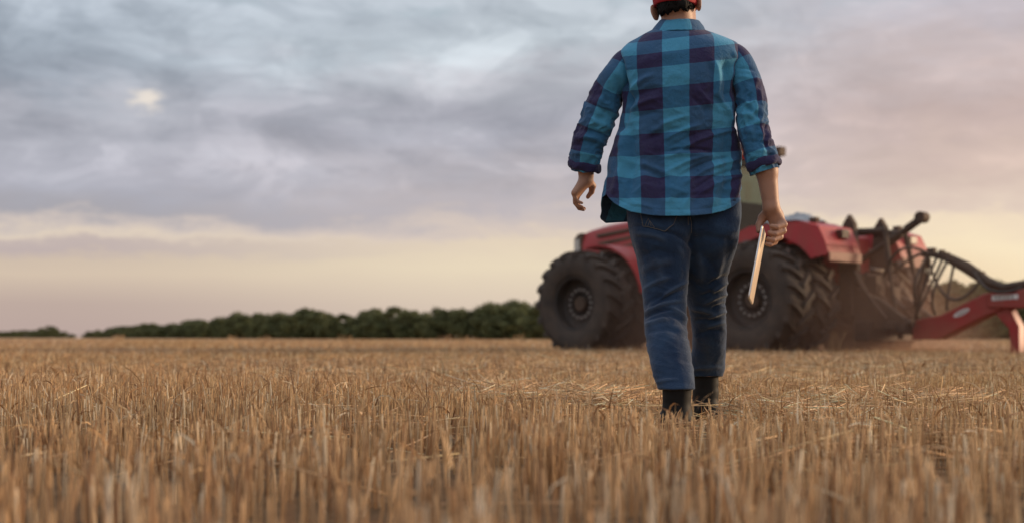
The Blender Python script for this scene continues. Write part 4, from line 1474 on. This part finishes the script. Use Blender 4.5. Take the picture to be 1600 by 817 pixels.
def sleeve(name, pts, fl, u0, v0, uscale, cuffspec, side):
    """pts: (px, py, depth, half width in px)"""
    pts = np.array(pts, float)
    s = np.concatenate([[0], np.cumsum(np.hypot(np.diff(pts[:, 0]), np.diff(pts[:, 1])))])
    fx, fy, fd, fr = (curve(s, pts[:, i]) for i in range(4))
    nr, nc = 170, 120
    sv = np.linspace(0, s[-1], nr)
    C = np.stack([W(fx(a), fy(a), fd(a)) for a in sv])
    T = np.gradient(C, axis=0)
    T /= np.linalg.norm(T, axis=1)[:, None]
    A = np.cross(T, np.array([0, 1.0, 0]))
    A /= np.linalg.norm(A, axis=1)[:, None]
    if A[0, 0] < 0: A = -A
    B = np.cross(A, T)
    B *= np.sign(B[:, 1:2])
    r = fr(sv) * (D0 + fd(sv)) / F
    ph = np.linspace(0, 2 * np.pi, nc, endpoint=False)
    v = C[:, None, :] + r[:, None, None] * (np.cos(ph)[None, :, None] * A[:, None, :] + np.sin(ph)[None, :, None] * B[:, None, :] * 1.02)
    L = np.concatenate([[0], np.cumsum(np.linalg.norm(np.diff(C, axis=0), axis=1))])
    uu = ((ph + math.pi / 2 + math.pi) % (2 * math.pi) - math.pi)[None, :] * .060 / .196 * uscale + u0 + 0 * L[:, None]
    vv = L[:, None] / .178 + v0 + 0 * ph[None, :]
    v = v.reshape(-1, 3)
    q = grid_quads(nr, nc)
    n = normals(v, q)
    if ((v - np.repeat(C, nc, 0)) * n).sum() < 0:
        q, n = q[:, ::-1], -n
    d = folds(v, n, fl)
    Lr = np.repeat(L, nc)
    w3 = np.stack([np.tile(np.cos(ph), nr) * 1.6 + Lr * 6, np.tile(np.sin(ph), nr) * 1.6, Lr * 26], 1)
    d += (1 - np.abs(2 * fbm(w3 + u0 * 9, 2) - 1) - .72) * .020 * np.repeat(sm(sv / s[-1], .15, .6), nc)
    d += (fbm(v * 11, 2) - .5) * .010
    d *= np.repeat(sm(sv / s[-1], 0, .12), nc)
    o = cloth_obj(name, v + n * d[:, None], q, (uu.ravel(), vv.ravel()), shirt)
    # rolled cuff
    a0, lift, tilt, cu0, cv0 = cuffspec
    cr = [(0, -.002), (0, .006), (.006, .0085), (.018, .0095), (.028, .0080), (.033, .0040), (.034, -.001), (.030, -.006), (.016, -.0075)]
    i0 = np.searchsorted(sv, a0 * s[-1])
    rb = r[min(i0, nr - 1)]
    c0, Tm = C[i0], T[i0]
    ncc = 140
    ph = np.linspace(0, 2 * np.pi, ncc, endpoint=False)
    cvs, cuv = [], []
    sub = 4
    prof = np.array(cr)
    pf = np.concatenate([np.linspace(prof[i], prof[i + 1], sub, endpoint=False) for i in range(len(prof) - 1)] + [prof[-1:]])
    for j, (dl, dr) in enumerate(pf):
        tl = np.cos(ph) * tilt
        wob = .0035 * np.sin(2 * ph + 1) + .002 * np.sin(5 * ph + j * .1)
        pt = c0 + Tm * 0 + (dl * lift + tl + wob)[:, None] * Tm + (rb * 1.0 + dr + .0015 * np.sin(7 * ph + 2 * j / 9))[:, None] * (np.cos(ph)[:, None] * A[i0] + np.sin(ph)[:, None] * B[i0])
        cvs.append(pt)
        cuv.append(np.stack([np.sin(ph) * .1 + cu0, np.full(ncc, cv0 + dl * 1.5)], 1))
    cvs = np.concatenate(cvs)
    cuv = np.concatenate(cuv)
    cq = grid_quads(len(pf), ncc)
    cn = normals(cvs, cq)
    if ((cvs - c0) * cn).sum() < 0:
        cq, cn = cq[:, ::-1], -cn
    cvs = cvs + cn * ((fbm(cvs * 45, 2) - .5) * .006)[:, None]
    cloth_obj('cuff', cvs, cq, (cuv[:, 0], cuv[:, 1]), shirt, 0)
    return o


RS = [(1130, 84, .0, 15), (1144, 86.5, -.004, 19.5), (1153.5, 99, -.010, 22), (1161.5, 114, -.016, 22.5), (1168, 136, -.024, 23), (1172.5, 160, -.035, 23.5), (1176.5, 195, -.05, 23.5), (1182, 222, -.06, 24), (1190, 248, -.062, 24), (1196, 268, -.062, 23.5)]
LS = [(996, 90, .0, 16), (980, 97, .0, 21), (967, 116, .0, 23), (952, 140, .028, 25.5), (941, 169, .046, 27.5), (928, 202, .062, 27), (918, 228, .070, 25.5), (914, 248, .08, 23), (913, 264, .095, 21.5)]
RF = [(1152, 108, 1182, 112, 3, -4), (1150, 120, 1186, 128, 3.5, 4), (1148, 150, 1180, 172, 4, 6), (1150, 164, 1186, 182, 3.5, -6), (1152, 178, 1190, 190, 4, 6), (1160, 196, 1200, 200, 3.5, -5), (1160, 206, 1202, 214, 4, 5), (1166, 222, 1206, 228, 3.5, -5),
      (1168, 236, 1212, 240, 4, 5), (1172, 250, 1214, 254, 3, -5), (1178, 120, 1192, 165, 4, 4), (1160, 130, 1166, 165, 5, -4)]
LF = [(962, 120, 972, 160, 6, -8), (930, 150, 962, 178, 4, 5), (926, 164, 960, 190, 4, -5), (914, 188, 958, 204, 4.5, 6), (900, 204, 952, 214, 4, -6), (897, 216, 948, 226, 4, 6), (895, 228, 944, 236, 3.5, -5), (894, 240, 940, 246, 3.5, 5), (948, 130, 930, 175, 5, 4), (940, 120, 918, 165, 5, -3)]
sleeve('sleeve', LS, LF, .10, .62, 1.0, (.93, 1.0, .010, .74, .75), -1)
sleeve('sleeve', RS, RF, .42, .58, 1.0, (.90, 1.0, .004, .74, .75), 1)

# pale lining of the left cuff, turned out at the opening
lin_pts = [(922, 264, .050), (924.5, 256, .046), (928.5, 249, .047), (933.5, 244.5, .058), (936.5, 247, .068), (935.5, 254, .068), (930, 261, .056)]
lv = np.array([W(*p) for p in lin_pts] + [W(p[0], p[1], p[2] + .008) for p in lin_pts]) - BASE
nl_ = len(lin_pts)
MB().add(lv, [tuple(range(nl_)), tuple(range(nl_, 2 * nl_))[::-1]] + [(i, (i + 1) % nl_, nl_ + (i + 1) % nl_, nl_ + i) for i in range(nl_)]).build('cuff_lining', LINING, shirt, .002)

# collar
ncc, nrr = 160, 40
ph = np.linspace(0, 2 * np.pi, ncc, endpoint=False)
prof = [(.0, 44, 1036, 1087, -.048, .060), (.25, 36, 1036.5, 1087, -.049, .060), (.45, 31, 1036, 1088, -.052, .062), (.52, 30, 1034, 1090, -.056, .064), (.6, 31.5, 1031.5, 1092.5, -.062, .068), (.8, 39, 1025, 1098, -.072, .078), (1.0, 47, 1019, 1102, -.080, .086)]
PA = np.array(prof)
g5 = [np.interp(np.linspace(0, 1, nrr), PA[:, 0], PA[:, i]) for i in range(1, 6)]
py_, xl_, xr_, b_, f_ = (g[:, None] for g in g5)
Yc = D0 + (b_ + f_) / 2 + (f_ - b_) / 2 * np.sin(ph)[None, :]
pxc = (xl_ + xr_) / 2 + (xr_ - xl_) / 2 * np.cos(ph)[None, :]
pyc = py_ + 5 * np.maximum(np.sin(ph), 0)[None, :] + 2.0 * np.abs(np.cos(ph))[None, :] + np.sin(ph * 3 + 1)[None, :] * .6
cvv = np.stack([(pxc - CX) * Yc / F, Yc, CH + (HY - pyc) * Yc / F], -1).reshape(-1, 3)
cq = grid_quads(nrr, ncc)
cn = normals(cvv, cq)
cvv = cvv + cn * ((fbm(cvv * 30, 2) - .5) * .004)[:, None]
uu = (((ph + math.pi / 2 + math.pi) % (2 * math.pi) - math.pi)[None, :] * .075 / .196 + .30 + 0 * py_).ravel()
cloth_obj('collar', cvv, cq, (uu, np.full(len(cvv), .2)), shirt, .002)

# ------------------------------------------------------------------ jeans
LLr = [(300, 985, 1076, .0, .100), (330, 983, 1077, .0, .104), (360, 985, 1078, -.01, .108), (380, 989, 1078.5, -.012, .104), (400, 994, 1078.5, -.010, .098), (426, 999, 1077, -.008, .092), (461, 1004, 1074, -.012, .084), (492, 1007.5, 1072.5, -.035, .080), (517, 1008.5, 1074, -.075, .079), (545, 1012, 1077, -.12, .077), (575, 1019, 1081.5, -.168, .074), (607.5, 1028, 1086, -.215, .070), (640, 1028, 1086, -.25, .070)]
RLr = [(300, 1074, 1153, .0, .100), (330, 1072, 1154, .015, .104), (360, 1070, 1151, .030, .106), (380, 1070, 1148, .046, .104), (400, 1068, 1144, .066, .099), (430, 1068, 1137.5, .105, .090), (452, 1070, 1134.5, .140, .083), (475, 1074, 1133.5, .180, .078), (498, 1079.5, 1134, .220, .076), (520, 1081, 1135.5, .256, .078), (545, 1080.5, 1135, .298, .077), (567, 1076.5, 1133, .338, .074), (587.5, 1076, 1129.5, .375, .070), (620, 1076, 1129, .40, .070)]
PVr = [(296, 990, 1150, .0, .100), (320, 985, 1154, .0, .108), (340, 983, 1155.5, .012, .104), (360, 986, 1152.5, .010, .100), (378, 991, 1148, .022, .074), (392, 998, 1142, .035, .055), (402, 1010, 1132, .045, .035)]


def slices(fld, rows, top, bot, k):
    A = np.array(rows, float)
    Y = D0 + A[:, 3]
    z = CH + (HY - A[:, 0]) * Y / F
    cxm = ((A[:, 1] + A[:, 2]) / 2 - CX) * Y / F
    rx = (A[:, 2] - A[:, 1]) / 2 * Y / F
    o = np.argsort(z)
    fc, fy, frx, fry = (curve(z[o], q[o]) for q in (cxm, Y, rx, A[:, 4]))
    zt = CH + (HY - top[0]) * (D0 + top[1]) / F
    zb = CH + (HY - bot[0]) * (D0 + bot[1]) / F
    def fn(x, y, zz):
        zf = zz.ravel()
        c0, y0, a, b = (f(zf).astype(np.float32)[None, None, :] for f in (fc, fy, frx, fry))
        p = 2.25
        q = (np.abs((x - c0) / a) ** p + np.abs((y - y0) / b) ** p) ** (1 / p)
        f_ = (q - 1) * np.minimum(a, b)
        return np.maximum(f_, np.maximum(zz - zt, zb - zz))
    fld.add(fn, (cxm.min() - .25, Y.min() - .2, zb - .05), (cxm.max() + .25, Y.max() + .2, zt + .05), k)


jf = Field((.40, 5.05, .12), (.94, 5.98, .92), .0037)
slices(jf, PVr, (312, 0), (402, 0), .02)
slices(jf, LLr, (316, 0), (607.5, -.215), .022)
slices(jf, RLr, (316, 0), (587.5, .375), .022)
jf.ell(W(1029, 362, -.070), (.080, .050, .078), None, .045)
jf.ell(W(1113, 360, -.022), (.074, .048, .080), None, .045)
jv, jq = jf.mesh()
jv = relax(jv, jq, 4, .5)
del jf
jn = normals(jv, jq)
if ((jv - jv.mean(0)) * jn).sum() < 0:
    jq, jn = jq[:, ::-1], -jn
JF = [(984, 354, 1040, 362, 3.5, -5), (1040, 362, 1078, 382, 4, -7), (990, 366, 1040, 376, 4, 4), (1078.5, 336, 1078.5, 386, 2.5, -6), (1084, 372, 1150, 380, 5, -3),
      (1006, 452, 1046, 434, 3.5, 5), (1030, 470, 1074, 441, 3.2, 6), (1022, 478, 1072, 452, 3, -5), (1006, 478, 1040, 462, 4, -4), (1007, 489, 1062, 470, 3.2, 6), (1007, 497, 1052, 483, 3, -6), (1010, 508, 1044, 499, 3.2, 6), (1012, 520, 1060, 516, 4.5, -4),
      (1048, 480, 1074, 500, 3, 6), (1044, 490, 1072, 508, 3.5, -5), (1000, 424, 1050, 408, 6, 4), (996, 404, 1040, 392, 6, -3), (1060, 386, 1072, 430, 4, 4), (1068, 400, 1066, 440, 4, -3), (1020, 400, 1034, 446, 7, 3),
      (1106, 446, 1137, 431, 3.2, -6), (1112, 458, 1137, 441, 3, 8), (1094, 462, 1130, 456, 3.2, -5), (1100, 474, 1136, 459, 3, 6), (1112, 482, 1135, 474, 3, -7), (1084, 482, 1116, 490, 3.2, 5), (1106, 497, 1136, 486, 3, 7), (1086, 500, 1120, 502, 3.4, -5), (1104, 512, 1135, 503, 3.2, 5), (1090, 522, 1130, 516, 4, -4),
      (1126, 385, 1118, 440, 5, 4), (1138, 370, 1128, 430, 5, -4), (1100, 400, 1120, 430, 5, -4), (1090, 395, 1096, 440, 6, 4), (1016, 548, 1020, 600, 6, 3), (1070, 530, 1078, 600, 6, 3), (1044, 540, 1050, 604, 8, -3), (1100, 525, 1104, 582, 7, 3), (1024, 598, 1060, 592, 3, 4), (1080, 578, 1128, 575, 3, 3)]
d = folds(jv, jn, JF) * 1.25
wear = np.clip(d / .0045, 0, 1) * .6
d2 = (fbm(jv * np.array([13, 13, 8]) + 5, 3) - .5) * .014
zz = jv[:, 2]
kn_w = np.exp(-((zz - .44) / .13) ** 2) + .5 * np.exp(-((zz - .24) / .06) ** 2)
rd = 1 - np.abs(2 * fbm(jv @ np.array([[6., 0, 10.], [0, 6., 0], [0, 0, 34.]]) + 2, 2) - 1)
d2 += (rd - .72) * .0055 * (.3 + kn_w)
wear = np.clip(wear + np.clip((rd - .86) * 4, 0, 1) * .35 * (.3 + kn_w), 0, 1)
jv2 = jv + jn * (d + d2)[:, None]
jeans = put('jeans', jv2, jq, denim, man)
a = jeans.data.attributes.new('wear', 'FLOAT', 'POINT')
a.data.foreach_set('value', wear.astype(np.float32))
JT = BVHTree.FromPolygons([tuple(p) for p in jv2], [tuple(int(i) for i in f) for f in jq])
eye = Vector((0, 0, CH))


def on_jeans(px, py, off):
    p = Vector(W(px, py, 0))
    dr = (p - eye).normalized()
    hit, nrm, _, _ = JT.ray_cast(eye + dr * 4.6, dr)
    if hit is None:
        hit, nrm = p, Vector((0, -1, 0))
    if nrm.y > 0:
        nrm = -nrm
    return np.array(hit + nrm * off)


def pocket(cor, name='back_pocket'):
    """patch sewn on the seat: corners top-left, top-right, right, tip, left"""
    tl, tr_, rt, tip, lf = [np.array(c, float) for c in cor]
    n = 18
    rows_ = []
    for i in range(n):
        t = i / (n - 1)
        a = tl + (lf - tl) * t
        b = tr_ + (rt - tr_) * t
        line = []
        for j in range(n):
            s = j / (n - 1)
            p = a + (b - a) * s
            drop = (tip - (lf + rt) / 2) * max(0, 1 - abs(s - .5) * 2) * t
            line.append(on_jeans(*(p + drop), .0032))
        rows_.append(line)
    v = np.array(rows_).reshape(-1, 3)
    o = put(name, v, grid_quads(n, n, False), denim, jeans)
    md = o.modifiers.new('cloth_thickness', 'SOLIDIFY')
    md.thickness = .002
    m = MB()
    for ins in (.0, ):
        pts = [tl + (tl - tl), lf, tip + ((lf + rt) / 2 - tip) * .0, rt, tr_]
        cen = (tl + tr_ + lf + rt) / 4
        pts = [p + (cen - p) * .06 for p in pts]
        path = []
        for i in range(len(pts) - 1):
            for q in range(14):
                path.append(pts[i] + (pts[i + 1] - pts[i]) * q / 14)
        path.append(pts[-1])
        P3 = [on_jeans(*p, .0052) - BASE for p in path]
        m.tube(P3, .0011, 5)
    m.build('stitching', STITCH, jeans)


pocket([(1000, 333), (1058, 338), (1053, 352), (1039, 362), (1004.5, 354)])

# stitched motif on the pocket, centre seam and yoke
for line in ([(1009, 352), (1013, 342), (1018, 353)], [(1012, 354), (1015.5, 346), (1023, 355)], [(1078.5, 339), (1078.7, 350), (1078.7, 364)], [(1074.5, 339), (1074.5, 352)]):
    pts = []
    for i in range(len(line) - 1):
        for q in range(8):
            pts.append(np.array(line[i]) + (np.array(line[i + 1]) - np.array(line[i])) * q / 8)
    pts.append(np.array(line[-1]))
    MB().tube([on_jeans(*p, .0050) - BASE for p in pts], .0009, 5).build('stitching', STITCH, jeans)

# ------------------------------------------------------------------ boots
def boot(px, py, dy, rx, ry):
    c = W(px, py, dy)
    f = Field((c[0] - .14, c[1] - .16, -.02), (c[0] + .14, c[1] + .32, c[2] + .06), .004)
    base = np.array([c[0], c[1] + .02, .07])
    def shaft(x, y, z):
        t = np.clip((z - .05) / (c[2] + .02 - .05), 0, 1)
        a, b = .050 + (rx - .050) * t, .055 + (ry - .055) * t
        x0, y0 = c[0] * t + base[0] * (1 - t), c[1] * t + base[1] * (1 - t)
        return np.maximum((np.sqrt(((x - x0) / a) ** 2 + ((y - y0) / b) ** 2) - 1) * np.minimum(a, b), np.maximum(z - c[2] - .025, .03 - z))
    f.add(shaft, c - .2 - np.array([0, 0, .2]), c + .2, .02)
    f.chain([base + np.array([0, -.015, -.012]), base + np.array([0, .10, -.020]), base + np.array([0, .19, -.030])], [.054, .052, .042], .03)
    def sole(x, y, z):
        return np.maximum(np.sqrt(((x - base[0]) / 1.0) ** 2 + np.maximum(np.abs(y - base[1] - .075) - .115, 0) ** 2) - .054, np.abs(z - .014) - .014)
    f.add(sole, base - np.array([.12, .2, .1]), base + np.array([.12, .36, .05]), .003)
    f.add(lambda x, y, z: z + 0 * x + 0 * y - .001, base - np.array([.3, .3, .12]), base + np.array([.3, .4, -.05]), cut=True)
    v, q = f.mesh()
    v = relax(v, q, 2, .4)
    n = normals(v, q)
    v = v + n * ((fbm(v * np.array([10, 10, 30]), 2) - .5) * .006)[:, None]
    put('boot', v, q, BOOTM, man)


boot(1058, 607, -.215, .054, .054)
boot(1103, 588, .375, .054, .054)

# ------------------------------------------------------------------ hair and cap
hf = Field(HC - .16, HC + .2, .0028)
hf.ell(hp(0, -.012, .030), (.0750, .1005, .100), HM, 0)
hf.cone(hp(-.028, -.075, -.020), hp(.028, -.075, -.020), .030, .030, .02)
def clip_hair(x, y, z):
    X, Y_, Z = x - HC[0], y - HC[1], z - HC[2]
    lx = X * HM[0, 0] + Y_ * HM[1, 0] + Z * HM[2, 0]
    ly = X * HM[0, 1] + Y_ * HM[1, 1] + Z * HM[2, 1]
    lz = X * HM[0, 2] + Y_ * HM[1, 2] + Z * HM[2, 2]
    ragged = .004 * np.sin(lx * 190) + .003 * np.sin(lx * 430 + 1)
    keepv = np.minimum(np.minimum(lz + .034 + ragged - np.maximum(ly + .02, 0) * .9, .030 - ly), .075 - lz)
    return keepv
gx_ = [np.arange(hf.n[i]) * hf.h + hf.lo[i] for i in range(3)]
hf.v = np.maximum(hf.v, -clip_hair(gx_[0][:, None, None], gx_[1][None, :, None], gx_[2][None, None, :])).astype(np.float32)
v, q = hf.mesh()
n = normals(v, q)
v = v + n * ((fbm(v * np.array([160, 160, 50]), 2) - .5) * .007)[:, None]
hair = put('hair', v, q, HAIRM, man)
# tufts along the nape
m = MB()
for i in range(220):
    lx = random.uniform(-.068, .068)
    ly = -.012 - .098 * math.sqrt(max(0, 1 - (lx / .083) ** 2)) + random.uniform(-.002, .01)
    z0 = random.uniform(-.030, .012)
    a = hp(lx, ly * (1.0 if z0 > -.01 else .94), z0) - BASE
    b = hp(lx + random.uniform(-.006, .006), ly * .95 - .002, z0 - random.uniform(.006, .012)) - BASE
    m.tube([a, (a + b) / 2 + np.array([0, -.003, 0]), b], [.0016, .0013, .0003], 4, False)
m.build('hair_tuft', HAIRM, hair)

cf = Field(HC - .18, HC + .24, .003)
cf.ell(hp(0, -.010, .036), (.0860, .1095, .112), HM, 0)
g0, g1, g2 = gx_ = [np.arange(cf.n[i]) * cf.h + cf.lo[i] for i in range(3)]
X, Y_, Z = g0[:, None, None] - HC[0], g1[None, :, None] - HC[1], g2[None, None, :] - HC[2]
lz = X * HM[0, 2] + Y_ * HM[1, 2] + Z * HM[2, 2]
ly = X * HM[0, 1] + Y_ * HM[1, 1] + Z * HM[2, 1]
lx_ = X * HM[0, 0] + Y_ * HM[1, 0] + Z * HM[2, 0]
cf.v = np.maximum(cf.v, (.006 + .06 * np.clip(ly, -.1, .1) - .16 * np.clip(lx_, -.09, .09)) - lz).astype(np.float32)
cf.ell(hp(0, -.010, .152), (.008, .008, .005), HM, .002)
v, q = cf.mesh()
v = relax(v, q, 2, .4)
n = normals(v, q)
loc = (v - HC) @ HM
angc = np.arctan2(loc[:, 0], loc[:, 1] + .01)
seam = np.exp(-((np.abs(((angc / (math.pi / 3)) % 1) - .5) * 2 - 1) / .03) ** 2)
band_ = np.exp(-((loc[:, 2] - .026) / .0015) ** 2)
v = v - n * (seam * .0015 + band_ * .001)[:, None]
cap = put('cap', v, q, CAPM, man)
nb_, nr_ = 40, 14
bvv = []
for j in range(nr_):
    t = j / (nr_ - 1)
    for i in range(nb_):
        a = R(-68 + 136 * i / (nb_ - 1))
        ex = t * .078 * math.cos(a * 1.25) if abs(a * 1.25) < math.pi / 2 else 0
        lx, ly = math.sin(a) * (.086 + .004 * t), -.01 + .106 * math.cos(a) + ex
        bvv.append(hp(lx, ly, .036 - .25 * ex - .012 * (lx / .08) ** 2 * (.3 + t)))
o = put('brim', np.array(bvv), grid_quads(nr_, nb_, False), CAPM, cap)
md = o.modifiers.new('thickness', 'SOLIDIFY')
md.thickness = .004

# ------------------------------------------------------------------ tablet in the right hand
Bp, Cp, Ap = P(1192.5, 352.5, 5.29), P(1171.5, 465, 5.27), P(1203.5, 331, 5.47)
e1 = (Cp - Bp)
L1 = np.linalg.norm(e1)
e1 = e1 / L1
e2 = Ap - Bp
e2 = e2 - e1 * (e2 @ e1)
L2 = np.linalg.norm(e2)
e2 = e2 / L2
e3 = np.cross(e1, e2)
if e3[0] < 0: e3 = -e3


def rrect(l0, l1, w0, w1, r, n=6):
    pts = []
    for (cx_, cy_, a0) in ((l1 - r, w1 - r, 0), (l0 + r, w1 - r, 90), (l0 + r, w0 + r, 180), (l1 - r, w0 + r, 270)):
        for i in range(n + 1):
            a = R(a0 + 90 * i / n)
            pts.append((cx_ + r * math.cos(a), cy_ + r * math.sin(a)))
    return pts


def plate(outlines, name, mat, parent=None):
    """outlines: list of (points in tablet plane, height along the normal)"""
    vs, fs = [], []
    n = len(outlines[0][0])
    for pts, h_ in outlines:
        vs += [e1 * a + e2 * b + e3 * h_ for a, b in pts]
    for j in range(len(outlines) - 1):
        fs += [(j * n + i, j * n + (i + 1) % n, (j + 1) * n + (i + 1) % n, (j + 1) * n + i) for i in range(n)]
    fs += [tuple(range(n))[::-1], tuple(range((len(outlines) - 1) * n, len(outlines) * n))]
    return MB().add(vs, fs).build(name, mat, parent)


RB = .012
tab = plate([(rrect(.001, L1 - .001, .001, L2 - .001, RB), -.0080), (rrect(0, L1, 0, L2, RB), -.0070), (rrect(0, L1, 0, L2, RB), -.0014), (rrect(.0016, L1 - .0016, .0016, L2 - .0016, RB), 0.0)], 'tablet', TABM)
tab.location = Bp
tag(tab, 'thin pale tablet held edge-on in the man\'s right hand', 'tablet')
plate([(rrect(-.0004, L1 + .0004, -.0004, L2 + .0004, RB), -.0066), (rrect(-.0004, L1 + .0004, -.0004, L2 + .0004, RB), -.0018)], 'rim', TABE, tab)
plate([(rrect(.004, L1 - .004, .004, L2 - .004, RB - .003), -.0086), (rrect(.004, L1 - .004, .004, L2 - .004, RB - .003), -.0080)], 'screen', TABG, tab)
plate([(rrect(L1 * .36, L1 * .50, -.0006, .0005, .0005, 2), -.0058), (rrect(L1 * .36, L1 * .50, -.0006, .0005, .0005, 2), -.0030)], 'volume_button', TABE, tab)
